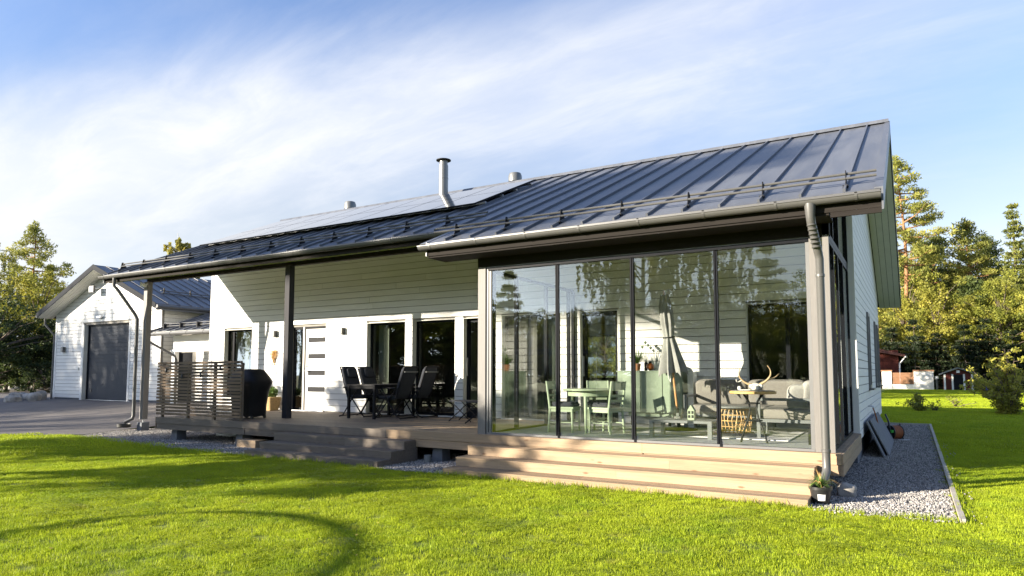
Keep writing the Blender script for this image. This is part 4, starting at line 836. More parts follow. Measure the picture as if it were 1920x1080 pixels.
# closed parasol
pa = thing('parasol', 'closed grey parasol leaning on its pole in front of the sideboard', 'parasol', (-2.72, 2.25, Z0))
P0, P1 = Vector((-2.60, 2.2, 0.1)), Vector((-2.76, 2.0, 2.33))
ax = (P1 - P0).normalized()
build(M().tube([P0, P1], 0.019, 10), 'pole', 'pole', pa, 40)
build(M().tube([P0 + Vector((0, 0, -0.06)), P0 + ax * 0.28], 0.032, 10).lathe([(0.3, 0), (0.3, 0.03), (0.06, 0.06)], (-2.6, 2.2, Z0), 24), 'base', 'black', pa, 40)
n = 48; v = []; sec = [(0.98, 0.19, 0.35), (1.05, 0.185, 0.3), (1.3, 0.13, 0.25), (1.55, 0.085, 0.12), (1.58, 0.082, 0.1), (1.8, 0.1, 0.22), (2.1, 0.095, 0.2), (2.28, 0.06, 0.1)]
u = ax.cross(Vector((0, 1, 0))).normalized(); w = ax.cross(u)
for z, rr, fo in sec:
    for j in range(n):
        a = 2 * math.pi * j / n; q = rr * (1 + fo * math.cos(8 * a)); zz = z - (0.07 if (j % 6 == 0 and z < 1.0) else 0)
        v.append(P0 + ax * (zz - 0.1) + u * math.cos(a) * q + w * math.sin(a) * q)
build(M().add(v, [(i * n + j, i * n + (j + 1) % n, (i + 1) * n + (j + 1) % n, (i + 1) * n + j) for i in range(7) for j in range(n)]), 'canopy', 'parasol', pa, 50)
build(M().tube([P0 + ax * 1.455, P0 + ax * 1.475], 0.098, 16), 'strap', 'black', pa, 40)
build(M().tube([P0 + ax * 0.9 + u * .03, P0 + ax * 0.72 + u * .06, P0 + ax * 0.8 + u * .09, P0 + ax * 0.9 + u * .06], 0.006, 5), 'cord', 'whitetrim', pa)
# low lounge table with two ornaments
lt = thing('lounge_table', 'low grey metal lounge table by the glass front', 'table', (-2.18, 1.1, Z0))
build(M().box(-2.64, -1.72, 0.84, 1.42, 0.235, 0.27), 'table_top', 'aniframe', lt)
for x in (-2.61, -1.75):
    for y in (0.865, 1.395): build(M().box(x - 0.03, x + 0.03, y - 0.025, y + 0.025, Z0, 0.2345), 'leg', 'aniframe', lt)
cd = thing('candle_glass', 'glass candle holder with pebbles on the low lounge table', 'candle holder', (-2.28, 1.1, 0.27)); build(M().lathe([(0.06, 0.001), (0.062, 0.16), (0.056, 0.16), (0.054, 0.012)], (-2.28, 1.1, 0.27), 18), 'glass', 'jar', cd, 40)
build(M().pillow((-2.28, 1.1, 0.295), (0.1, 0.1, 0.04)).pillow((-2.28, 1.1, 0.33), (0.05, 0.05, 0.07)), 'pebbles', 'stone', cd, 60)
hl = thing('house_lantern', 'small pale green house shaped lantern on the low lounge table', 'lantern', (-2.08, 1.12, 0.27)); build(M().ext([(-2.13, 1.07, 0.271), (-2.03, 1.07, 0.271), (-2.03, 1.07, 0.41), (-2.08, 1.07, 0.49), (-2.13, 1.07, 0.41)], (0, 0.1, 0)), 'body', 'green', hl)
for x in (-2.105, -2.055):
    for z in (0.30, 0.36): pbox('window', 'black', hl, x - 0.014, x + 0.014, 1.064, 1.0695, z, z + 0.04)
# rug
tag(build(M().box(-3.0, -0.75, 1.15, 2.75, Z0 + 0.001, Z0 + 0.012), 'rug', 'rug', None), 'pale grey rug with dark stripes on the veranda floor', 'rug')
rg = bpy.data.objects['rug']; m = M()
for k in range(6): m.box(-2.9 + 0.02 * k, -0.8, 1.22 + 0.26 * k, 1.22 + 0.26 * k + (0.05 if k % 2 else 0.1), Z0 + 0.0122, Z0 + 0.0135)
build(m, 'stripes', 'rugdark', rg)
# corner sofa
sf_ = thing('corner_sofa', 'grey corner sofa with taupe cushions under the wide veranda window', 'sofa', (-1.4, 2.6, Z0))
m = M()
for x in (-2.52, -1.25):
    for y in (2.32, 3.08): m.box(x - 0.025, x + 0.025, y - 0.025, y + 0.025, Z0, 0.25)
m.box(-2.545, -0.3, 2.3, 3.12, 0.2501, 0.295).box(-1.215, -0.3, 1.42, 2.299, 0.2501, 0.295).box(-1.215, -1.165, 1.42, 1.47, Z0, 0.60).box(-0.35, -0.30, 1.42, 1.47, Z0, 0.60).box(-1.165, -0.351, 1.425, 1.465, 0.56, 0.60)
m.box(-2.545, -2.495, 2.3, 2.34, 0.296, 0.60).box(-2.545, -2.495, 2.341, 3.1, 0.56, 0.60).box(-2.545, -0.3, 3.08, 3.12, 0.296, 0.75).box(-0.34, -0.3, 1.471, 3.079, 0.296, 0.72)
build(m, 'frame', 'aniframe', sf_)
build(M().pillow((-1.85, 2.68, 0.365), (1.26, 0.78, 0.15), None, 8, 0.2), 'seat_cushion', 'taupe', sf_, 60); build(M().pillow((-0.78, 2.66, 0.365), (0.86, 0.78, 0.15), None, 8, 0.2), 'seat_cushion', 'taupe', sf_, 60); build(M().pillow((-0.78, 1.86, 0.365), (0.86, 0.8, 0.15), None, 8, 0.2), 'seat_cushion', 'taupe', sf_, 60)
tl = rotm('X', 12)
for x, wd in ((-2.08, 0.86), (-1.18, 0.90)): build(M().pillow((x, 2.98, 0.64), (wd, 0.17, 0.42), tl, 8, 0.25), 'back_cushion', 'taupe', sf_, 60)
ty = rotm('Y', 12)
for y in (1.95, 2.6): build(M().pillow((-0.45, y, 0.66), (0.17, 0.64, 0.44), ty, 8, 0.25), 'back_cushion', 'taupe', sf_, 60)
for i, (c, s, mtx, mt, lab) in enumerate((((-0.62, 1.66, 0.60), (0.15, 0.42, 0.40), rotm('Z', -70) @ ty, 'pillow', 'pale scatter pillow leaning on the near end of the corner sofa'), ((-0.45, 1.72, 0.66), (0.14, 0.4, 0.4), rotm('Z', -55) @ ty, 'pillow', 'second pale pillow behind the near one against the sofa arm'), ((-1.95, 3.0, 0.83), (0.34, 0.1, 0.12), tl, 'whitetrim', 'white cushion corner showing over the long sofa back'))):
    tag(build(M().pillow(c, s, mtx, 8, 0.5), 'pillow', mt, None, 60), lab, 'pillow', 'loose sofa pillows')
# rattan drum table
rt = thing('rattan_table', 'round open rattan drum table with a pale top beside the sofa', 'table', (-1.70, 2.18, Z0 + 0.012))
zz = Z0 + 0.014
for z in (0.01, 0.1, 0.19, 0.28, 0.37): build(M().tube([(-1.70 + (0.235 + 0.03 * math.sin(z * 8)) * math.cos(a * math.pi / 14), 2.18 + (0.235 + 0.03 * math.sin(z * 8)) * math.sin(a * math.pi / 14), zz + z) for a in range(29)], 0.008, 5), 'hoop', 'rattan', rt, 40)
for k in range(26):
    a = 2 * math.pi * k / 26; build(M().tube([(-1.70 + (0.235 + 0.03 * math.sin(z * 8)) * math.cos(a + .05 * math.sin(z * 20 + k)), 2.18 + (0.235 + 0.03 * math.sin(z * 8)) * math.sin(a + .05 * math.sin(z * 20 + k)), zz + z) for z in (0, .1, .2, .3, .385)], 0.0075, 5), 'cane', 'rattan', rt, 40)
build(M().lathe([(0.32, 0.386), (0.33, 0.395), (0.33, 0.405), (0.32, 0.41)], (-1.70, 2.18, zz), 30), 'table_top', 'aniframe', rt, 40)
# bistro table with the antler skull
bt = thing('bistro_table', 'small round bistro table with curved dark legs and a wicker rim', 'table', (-1.16, 0.92, Z0))
build(M().lathe([(0.30, 0.66), (0.31, 0.665), (0.31, 0.695), (0.30, 0.7)], (-1.16, 0.92, Z0), 32), 'rim', 'rattan', bt, 40); build(M().lathe([(0.285, 0.7005), (0.285, 0.706)], (-1.16, 0.92, Z0), 32), 'table_top', 'aniframe', bt, 40)
for k in range(4):
    a = math.pi / 4 + k * math.pi / 2 + 0.2; c, s = math.cos(a), math.sin(a)
    build(M().tube([(-1.16 + q * c, 0.92 + q * s, Z0 + z) for q, z in ((0.24, 0.0), (0.17, 0.17), (0.09, 0.33), (0.06, 0.44), (0.08, 0.55), (0.17, 0.65))], 0.013, 8), 'leg', 'black', bt, 40)
for z, q in ((0.29, 0.115), (0.53, 0.085)): build(M().tube([(-1.16 + q * math.cos(i * math.pi / 10), 0.92 + q * math.sin(i * math.pi / 10), Z0 + z) for i in range(21)], 0.009, 6), 'ring', 'black', bt, 40)
sk = thing('antler_skull', 'white skull with two large curved antlers on the bistro table', 'skull', (-1.12, 0.92, 0.72))
zt = Z0 + 0.707
build(M().pillow((-1.12, 0.95, zt + 0.07), (0.2, 0.15, 0.13), None, 6, 0.8).pillow((-1.11, 0.83, zt + 0.045), (0.11, 0.2, 0.09), None, 6, 0.75).pillow((-1.2, 0.93, zt + 0.08), (0.08, 0.08, 0.07), None, 5, 0.8).pillow((-1.03, 0.93, zt + 0.08), (0.08, 0.08, 0.07), None, 5, 0.8), 'skull', 'bone', sk, 60)
build(M().pillow((-1.165, 0.872, zt + 0.075), (0.05, 0.03, 0.045), None, 5, 0.9).pillow((-1.065, 0.872, zt + 0.075), (0.05, 0.03, 0.045), None, 5, 0.9), 'eye_socket', 'taupe', sk, 60)
def cv(pts, n=6):
    out = []; P = [Vector(p) for p in pts]
    for i in range(len(P) - 1):
        a, b, c, d = P[max(i - 1, 0)], P[i], P[i + 1], P[min(i + 2, len(P) - 1)]
        for k in range(n):
            t = k / n; out.append(0.5 * ((2 * b) + (c - a) * t + (2 * a - 5 * b + 4 * c - d) * t * t + (3 * b - a - 3 * c + d) * t ** 3))
    return out + [P[-1]]
L_ = cv([(-1.19, 0.95, zt + 0.10), (-1.3, 0.93, zt + 0.14), (-1.40, 0.9, zt + 0.24), (-1.41, 0.88, zt + 0.35), (-1.39, 0.87, zt + 0.43)])
R_ = cv([(-1.05, 0.95, zt + 0.11), (-0.95, 0.95, zt + 0.17), (-0.86, 0.94, zt + 0.27), (-0.85, 0.92, zt + 0.38), (-0.90, 0.9, zt + 0.47)])
for nm, c in (('antler', L_), ('antler', R_)): build(M().tube(c, [0.026 - 0.02 * i / (len(c) - 1) for i in range(len(c))], 8), nm, 'antler', sk, 60)
build(M().tube(cv([(-1.36, 0.92, zt + 0.19), (-1.44, 0.88, zt + 0.16), (-1.46, 0.85, zt + 0.2)]), 0.012, 6), 'tine', 'bone', sk, 60); build(M().tube(cv([(-0.92, 0.96, zt + 0.2), (-0.8, 1.04, zt + 0.24), (-0.72, 1.08, zt + 0.32)]), [0.018 - 0.001 * i for i in range(13)], 6), 'tine', 'antler', sk, 60)
sk.scale = (0.74, 0.74, 0.74); sk.location.z = zt - (zt - 0.72) * 0.74
tag(build(M().pillow((-1.33, 0.87, zt + 0.03), (0.05, 0.05, 0.06), None, 5, .8).pillow((-1.24, 0.84, zt + 0.008), (0.16, 0.1, 0.014)), 'ornament', 'bone', None, 60), 'small white figurine on a doily at the edge of the bistro table', 'ornament')
tag(build(M().box(-0.45, -0.35, 0.82, 0.9, Z0, 0.27), 'dark_box', 'black', None), 'dark upright box on the veranda floor in the glass corner', 'box')  # plain dark box added for a dark shape in the glass corner
tag(build(M().tube([(-0.44 + 0.055 * math.cos(i * math.pi / 8), 2.2, 1.12 + 0.13 * math.sin(i * math.pi / 8)) for i in range(17)], 0.014, 6), 'wall_ring', 'whitetrim', None, 40), 'white ring ornament hanging at the window edge above the sofa', 'ornament')

# ---------------------------------------------------------------- things on the gravel and drive
pt = thing('flower_pot', 'black nursery pot with a grassy plant and white label at the downpipe foot', 'potted plant', (-0.16, -0.55, G))
build(M().lathe([(0.085, 0.005), (0.115, 0.17), (0.125, 0.17), (0.125, 0.2), (0.11, 0.2), (0.105, 0.17)], (-0.16, -0.62, G), 20), 'pot', 'plastic', pt, 40)
n = 6; v = []
for z in (0.055, 0.125):
    for i in range(n + 1): a = -1.75 + 0.75 * i / n; q = 0.087 + 0.03 * z / 0.17 + 0.0025; v.append((-0.16 + q * math.cos(a), -0.62 + q * math.sin(a), G + z))
build(M().add(v, [(i, i + 1, i + n + 2, i + n + 1) for i in range(n)]), 'label', 'paper', pt)
tuft('leaves', 'potleaf', pt, (-0.16, -0.62, G + 0.19), 110, 0.2, 0.006, 1.0, 9, 0.5, 0.5)
tuft('dry_leaves', 'rattan', pt, (-0.14, -0.62, G + 0.19), 14, 0.28, 0.006, 0.8, 19, 0.6, 0.6)
def stone(c, s, seed, label, group=None):
    r = random.Random(seed); m = M().pillow((0, 0, 0), (2, 2, 2), None, 7, 0.85)
    ph = [r.uniform(0, 6) for _ in range(6)]
    vv = []
    for p in m.v:
        p = Vector(p); k = 1 + 0.1 * math.sin(2.3 * p.x + ph[0]) + 0.1 * math.sin(2.7 * p.y + ph[1]) + 0.08 * math.sin(3.3 * p.z + ph[2]) + 0.05 * math.sin(6.1 * p.x + 4.7 * p.z + ph[3]) + 0.04 * math.sin(8.3 * p.y - 5.9 * p.x + ph[4]); vv.append((c[0] + p.x * k * s[0], c[1] + p.y * k * s[1], c[2] + p.z * k * s[2]))
    m.v = vv; return tag(build(m, 'stone', 'stone', None, 35), label, 'stone', group)
stone((0.06, 0.02, G + 0.07), (0.115, 0.11, 0.10), 5, 'rounded grey boulder on the gravel under the veranda corner')
for i, (x, y, s) in enumerate(((-30.6, 4.5, 0.36), (-31.4, 4.9, 0.28), (-29.9, 4.9, 0.3), (-32.4, 5.5, 0.36), (-31.1, 5.3, 0.28), (-30.4, 5.4, 0.26))):
    stone((x, y, drive_z(x, y) + 0.08), (s, s * 0.8, 0.17 + 0.04 * (i % 3)), 20 + i, ('largest pale boulder in the heap beside the garage corner', 'flat boulder on the left of the heap beside the garage', 'reddish boulder leaning in the heap by the garage corner', 'outermost pale boulder at the drive edge by the garage', 'boulder at the back of the heap beside the garage', 'boulder nearest the garage wall in the heap')[i], 'boulders beside the garage')
for i in range(14):
    x = -58 + i * 1.7; y = 14.6 + (x + 50) * 0.27 * 0.3 + rnd.uniform(-.3, .3); stone((x, y, -0.15), (rnd.uniform(.3, .8), .4, rnd.uniform(.2, .35)), 50 + i, 'stone in the low row of rocks edging the far garden', 'rocks edging the far garden')
tag(build(M().tube([(-53, 14.2, -0.3), (-52.9, 14.2, 1.0)], 0.08, 6), 'wooden_stake', 'deckd'), 'thin weathered stake standing by the far rocks on the left', 'stake')
# leaning boards, hose reel
for i, (dx, lab) in enumerate(((0.0, 'dark flat panel leaning against the right house wall, innermost'), (0.06, 'dark flat panel leaning on the other panel against the right wall'))):
    y0 = 4.35 + 0.35 * i; m = M(); 
    m.ext([(0.30 + dx, y0, G + 0.01), (0.315 + dx, y0, G + 0.01), (0.055 + dx * .6, y0, G + 0.62), (0.04 + dx * .6, y0, G + 0.62)], (0, 3.2, 0))
    o = tag(build(m, 'panel_board', 'concrete'), lab, 'panel', 'dark panels leaning on the right wall'); build(M().ext([(0.296 + dx, y0 - 0.012, G + 0.008), (0.32 + dx, y0 - 0.012, G + 0.008), (0.06 + dx * .6, y0 - 0.012, G + 0.626), (0.036 + dx * .6, y0 - 0.012, G + 0.626)], (0, 0.011, 0)), 'edge_strip', 'greyframe', o)
hr = thing('hose_reel', 'black and green garden hose reel with orange hose standing on the gravel', 'hose reel', (0.38, 8.1, G))
for x in (0.26, 0.52): build(M().tube([(x - 0.012, 8.1, G + 0.2), (x + 0.012, 8.1, G + 0.2)], 0.17, 20), 'reel_side', 'plastic', hr, 40)
for k in range(9): build(M().tube([(0.285 + k * 0.026 + 0.006 * math.sin(i), 8.1 + 0.15 * math.cos(i * math.pi / 8), G + 0.2 + 0.15 * math.sin(i * math.pi / 8)) for i in range(17)], 0.014, 6), 'hose_coil', 'orange', hr, 40)
build(M().tube([(0.22, 8.0, G + 0.02), (0.22, 8.1, G + 0.45), (0.26, 8.25, G + 0.62)], 0.022, 8).tube([(0.55, 8.0, G + 0.02), (0.55, 8.1, G + 0.4)], 0.018, 8), 'stand', 'plastic', hr, 40)
build(M().lathe([(0.04, 0), (0.04, 0.06)], (0.22, 8.0, G + 0.2), 10), 'knob', 'gplastic', hr, 40); build(M().tube([(0.3, 7.9, G + 0.03), (0.6, 7.85, G + 0.03)], 0.015, 6), 'foot', 'steel', hr)
hr.rotation_euler = (0, 0, 0.75); hr.scale = (0.85, 0.85, 0.9)
tag(build(M().tube(cv([(0.08, 6.0, 0.29), (0.12, 6.05, 0.15), (0.17, 6.3, -0.15), (0.22, 6.8, G + 0.12), (0.26, 7.4, G + 0.03), (0.28, 7.9, G + 0.06), (0.28, 8.0, G + 0.12)]), 0.013, 6), 'garden_hose', 'orange', None, 40), 'orange hose running from the wall tap down to the reel', 'hose')
# blocks and pots under the left end of the deck
tag(build(M().box(-10.75, -10.2, -0.12, 0.12, G + 0.005, G + 0.16), 'timber_block', 'deck'), 'offcut of pale timber lying under the deck by the footing', 'timber')
wp = thing('white_pots', 'two white plastic pots stacked on the gravel under the left end of the deck', 'pots', (-13.2, 1.4, G))
build(M().lathe([(0.12, 0.005), (0.17, 0.2), (0.15, 0.2)], (-13.3, 1.5, G), 14), 'pot', 'whitetrim', wp, 40); build(M().box(-13.2, -12.5, 1.2, 1.6, G + 0.006, G + 0.08), 'tray', 'offwhite', wp)
tag(build(M().box(-12.1, -11.85, 1.7, 1.85, G + 0.005, G + 0.08), 'brick_offcut', 'terracotta'), 'broken red brick lying on the gravel under the deck', 'brick')
tag(build(M().lathe([(0.06, 0.004), (0.06, 0.14), (0.05, 0.14)], (-6.05, -0.1, G), 12), 'drain_pipe', 'aniframe', None, 40), 'short grey drain stub on the gravel between the two flights of steps', 'drain')
# ---------------------------------------------------------------- trees and shrubs
def np_mesh(name, V, F, mat, tint=None, smooth=False):
    me = bpy.data.meshes.new(name); V = np.asarray(V, np.float32); F = np.asarray(F, np.int32); k = F.shape[1]
    me.vertices.add(len(V)); me.vertices.foreach_set('co', V.ravel()); me.loops.add(F.size); me.loops.foreach_set('vertex_index', F.ravel())
    me.polygons.add(len(F)); me.polygons.foreach_set('loop_start', np.arange(len(F), dtype=np.int32) * k); me.polygons.foreach_set('loop_total', np.full(len(F), k, np.int32))
    if tint is not None:
        a = me.attributes.new('tint', 'FLOAT', 'FACE'); a.data.foreach_set('value', np.asarray(tint, np.float32))
    me.materials.append(X[mat]); me.update(calc_edges=True)
    if smooth: me.polygons.foreach_set('use_smooth', np.ones(len(F), bool))
    return me
def cards(g, P, size, ratio, axis=None, tint=None, spread=1.0):
    """one leaf-sized quad per point; axis biases the long direction"""
    n = len(P); d = g.normal(size=(n, 3)) * spread
    if axis is not None: d = d + axis
    d /= np.linalg.norm(d, axis=1)[:, None] + 1e-9
    w = np.cross(d, g.normal(size=(n, 3))); w /= np.linalg.norm(w, axis=1)[:, None] + 1e-9
    s = size * g.uniform(0.6, 1.3, (n, 1)); a = d * s; b = w * s * ratio
    V = np.stack([P - a, P + b, P + a, P - b], 1).reshape(-1, 3); F = np.arange(4 * n).reshape(n, 4)
    return V, F
class TreeMesh:
    def __init__(s, seed): s.g = np.random.default_rng(seed); s.r = random.Random(seed); s.t = M(); s.P = []; s.A = []; s.T = []
    def limb(s, pts, r, n=6): s.t.tube(pts, r, n, False)
    def clump(s, c, rad, n, tint, axis=(0, 0, 0)):
        d = s.g.normal(size=(n, 3)); d /= np.linalg.norm(d, axis=1)[:, None]; d *= (s.g.random((n, 1)) ** 0.45)
        s.P.append(np.array(c) + d * np.array(rad)); s.A.append(np.tile(axis, (n, 1)) + d * 0.8); s.T.append(np.clip(tint + s.g.normal(0, 0.13, n), 0, 1))
    def done(s, size, ratio, leaf, bark):
        P = np.concatenate(s.P); A = np.concatenate(s.A); T = np.concatenate(s.T)
        V, F = cards(s.g, P, size, ratio, A)
        return np_mesh('crown', V, F, leaf, T), mesh_of(s.t, 'trunk', X[bark], Vector((0, 0, 0)), 60)
def pine(seed, H, start, rad, leaf='needle', dens=1.0, bark='pinebark', cl=(0.66, 0.66, 0.36), size=0.17):
    T = TreeMesh(seed); r = T.r
    tp = [(0.25 * math.sin(i * .8 + seed) * i / 8, 0.2 * math.cos(i * .9 + seed) * i / 8, H * i / 8) for i in range(9)]
    T.limb(tp, [max(0.02, 0.02 * H * (1 - i / 8.3) ** .8) * .62 for i in range(9)], 8)
    nb = int(46 * dens)
    for b in range(nb):
        q = (b + r.random()) / nb; z = H * (start + (0.985 - start) * q)
        prof = math.sin(math.pi * min(1, 0.22 + 0.8 * q)) ** 0.75 if start > .3 else (1 - q) ** .7 + .08
        L = rad * prof * r.uniform(0.55, 1.1); a = b * 2.4 + r.uniform(-.5, .5); i = z / H * 8; k = min(7, int(i)); f = i - k
        base = Vector(tp[k]).lerp(Vector(tp[k + 1]), f); up = r.uniform(0.0, 0.45) * L
        e = base + Vector((math.cos(a) * L, math.sin(a) * L, up)); mid = base.lerp(e, .5) + Vector((0, 0, -0.08 * L))
        T.limb([base, mid, e], [0.05 + 0.012 * L, 0.03, 0.012], 5)
        nc = max(2, int(L * 2.1)); tn = r.uniform(.25, .8)
        for c in range(nc):
            u = 0.35 + 0.65 * (c + r.random()) / nc; p = base.lerp(e, u) + Vector((r.uniform(-.3, .3), r.uniform(-.3, .3), r.uniform(-.1, .25)))
            s = r.uniform(.65, 1.15); T.clump(p, (cl[0] * s, cl[1] * s, cl[2] * s), int(74 * s), tn + r.uniform(-.12, .12), (0, 0, 0.6))
    for _ in range(5 if start > .3 else 0):   # dead lower stubs
        z = H * r.uniform(start * .55, start); a = r.uniform(0, 6.3); l = r.uniform(.6, 1.8); T.limb([(0, 0, z), (math.cos(a) * l, math.sin(a) * l, z + r.uniform(-.2, .2))], [0.03, 0.008], 4)
    T.clump((tp[8][0], tp[8][1], H), (0.35, 0.35, 0.4), 60, .6, (0, 0, 1)); return T.done(size, 0.24, leaf, bark)
def spruce(seed, H, rad, leaf='spruce', start=0.04, size=0.17, gap=0.0):
    T = TreeMesh(seed); r = T.r; T.limb([(0, 0, 0), (0, 0, H * .5), (0, 0, H)], [0.013 * H, 0.008 * H, 0.01], 7)
    nw = int(H * 2.2)
    for w in range(nw):
        q = (w + r.random() * .7) / nw; z = H * (start + (1 - start) * q); L0 = rad * (1 - q) ** 0.85 + 0.12
        for b in range(5 if q < .85 else 4):
            if r.random() < gap: continue
            a = b * 6.28 / 5 + w * 1.1 + r.uniform(-.35, .35); L = L0 * r.uniform(.6, 1.15); dz = -0.28 * L + 0.1 * L * q * 4
            e = Vector((math.cos(a) * L, math.sin(a) * L, z + dz)); T.limb([(0, 0, z), (e.x * .5, e.y * .5, z + dz * .35), e], [0.03, 0.02, 0.006], 4)
            nc = max(1, int(L * 2.4)); tn = r.uniform(.2, .8)
            for c in range(nc):
                u = 0.3 + 0.7 * (c + r.random()) / nc; p = Vector((e.x * u, e.y * u, z + dz * u * u)); T.clump((p.x, p.y, p.z - .08), (0.36, 0.36, 0.2), 34, tn + .15 * u, (e.x * .4, e.y * .4, -0.5))
    return T.done(size, 0.26, leaf, 'bark')
def broad(seed, H, rad, leaf='leaf', base=0.15, size=0.1, nclump=90, bark='bark', flat=1.0, n=70, sparse=0.0):
    T = TreeMesh(seed); r = T.r; h0 = H * base; hc = h0 + (H - h0) * .5; rz = (H - h0) * .55
    T.limb([(0, 0, 0), (0.1, 0.05, h0), (0.0, 0.15, hc)], [0.016 * H, 0.013 * H, 0.008 * H], 7)
    for c in range(nclump):
        d = Vector((r.gauss(0, 1), r.gauss(0, 1), r.gauss(0, 1))).normalized(); q = r.random() ** 0.33
        k = 1 + 0.22 * math.sin(3 * math.atan2(d.y, d.x) + seed) + 0.15 * math.sin(5 * d.z + seed)
        p = Vector((d.x * rad * q * k, d.y * rad * q * k, hc + d.z * rz * q * (1 if d.z > 0 else .9)))
        if p.z < h0 * .8: continue
        if r.random() < .45: T.limb([(0, 0.1, min(p.z * .75, hc)), (p.x * .5, p.y * .5, p.z * .9), p], [0.035 + .004 * H, 0.02, 0.006], 4)
        s = r.uniform(.7, 1.3) * max(.25, rad * .17); T.clump(p, (s, s, s * .7), n, r.uniform(.2, .85), (0, 0, -.2))
    return T.done(size, 0.55, leaf, bark)
def birch(seed, H, rad, leaf='birchleaf', start=0.25, nb=34, hang=1.0, size=0.075, n=10, bark='birchbark'):
    T = TreeMesh(seed); r = T.r; tp = [(0.15 * math.sin(i + seed), 0.12 * math.cos(i * 1.3), H * i / 8) for i in range(9)]
    T.limb(tp, [max(.015, 0.012 * H * (1 - i / 8.4)) for i in range(9)], 8)
    for b in range(nb):
        q = (b + r.random()) / nb; z = H * (start + (.95 - start) * q); L = rad * (math.sin(math.pi * (0.25 + .72 * q)) ** .8) * r.uniform(.5, 1.1); a = b * 2.4 + r.uniform(-.4, .4)
        base = Vector((0, 0, z)); e = base + Vector((math.cos(a) * L, math.sin(a) * L, L * r.uniform(.25, .6))); mid = base.lerp(e, .5) + Vector((0, 0, .15 * L)); T.limb([base, mid, e], [0.05, 0.025, 0.008], 5)
        for s in range(max(3, int(L * 4))):
            u = r.uniform(.25, 1.0); p = (base.lerp(mid, u * 2) if u < .5 else mid.lerp(e, u * 2 - 1)) + Vector((r.uniform(-.35, .35), r.uniform(-.35, .35), 0)); l = hang * r.uniform(.5, 1.8); tn = r.uniform(.25, .85)
            T.limb([p, p + Vector((r.uniform(-.1, .1), r.uniform(-.1, .1), -l))], [0.008, 0.003], 3)
            for k in range(int(l / .22) + 1): T.clump((p.x, p.y, p.z - k * .22), (.12, .12, .16), n, tn, (0, 0, -1))
    return T.done(size, 0.6, leaf, bark)
KINDS = {
 'pine_tall': pine(11, 18.5, 0.42, 3.0), 'pine_full': pine(12, 14.5, 0.10, 3.6, dens=1.7), 'pine_dark': pine(13, 12, 0.2, 3.2, 'needled', 1.4), 'pine_left': pine(14, 15.5, 0.36, 3.3, 'needle', 0.95), 'roof_pine': pine(17, 17.6, .77, 2.6, dens=.95),
 'pine_young': pine(15, 6.5, 0.04, 1.9, 'spruceblue', 1.1, 'bark'), 'spruce_tall': spruce(21, 16.0, 2.3, gap=.12, size=.17), 'spruce_dark': spruce(22, 9.5, 2.6), 'spruce_low': spruce(23, 6.5, 2.4),
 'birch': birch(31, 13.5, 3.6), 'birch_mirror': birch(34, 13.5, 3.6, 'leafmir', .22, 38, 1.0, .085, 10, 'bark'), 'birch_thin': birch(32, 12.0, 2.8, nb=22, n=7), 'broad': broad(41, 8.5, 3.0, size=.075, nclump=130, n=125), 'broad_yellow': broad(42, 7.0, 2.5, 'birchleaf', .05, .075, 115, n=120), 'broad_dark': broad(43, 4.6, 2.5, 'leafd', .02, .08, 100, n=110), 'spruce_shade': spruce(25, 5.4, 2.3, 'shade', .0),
 'bush': broad(44, 2.6, 1.6, 'leafd', .02, .07, 80, n=60), 'shade_tree': broad(45, 6.0, 3.3, 'leaf', .58, .13, 66, n=75), 'golden': birch(33, 11.0, 2.0, 'leafy', .45, 24, .6, .15, 8)}
def tree(kind, label, x, y, z=None, rot=0, s=1.0, group=None, cat='tree', name=None):
    zz = G - 0.05 if z is None else z
    nm = name or {'p': 'pine_tree', 's': 'spruce_tree', 'b': 'birch_tree'}.get(kind[0], 'tree')
    if kind.startswith('broad') or kind == 'shade_tree': nm = name or 'leafy_tree'
    if kind == 'golden': nm = 'birch_tree'
    t = thing(nm, label, cat, (x, y, zz), group); t.rotation_euler = (0, 0, rot); t.scale = (s, s, s) if not isinstance(s, tuple) else s
    c, k = KINDS[kind]
    for n_, me in (('crown', c), ('trunk', k)):
        o = bpy.data.objects.new(n_, me); o.parent = t; col.objects.link(o)
    return t
FG = 'forest trees behind the lawn'
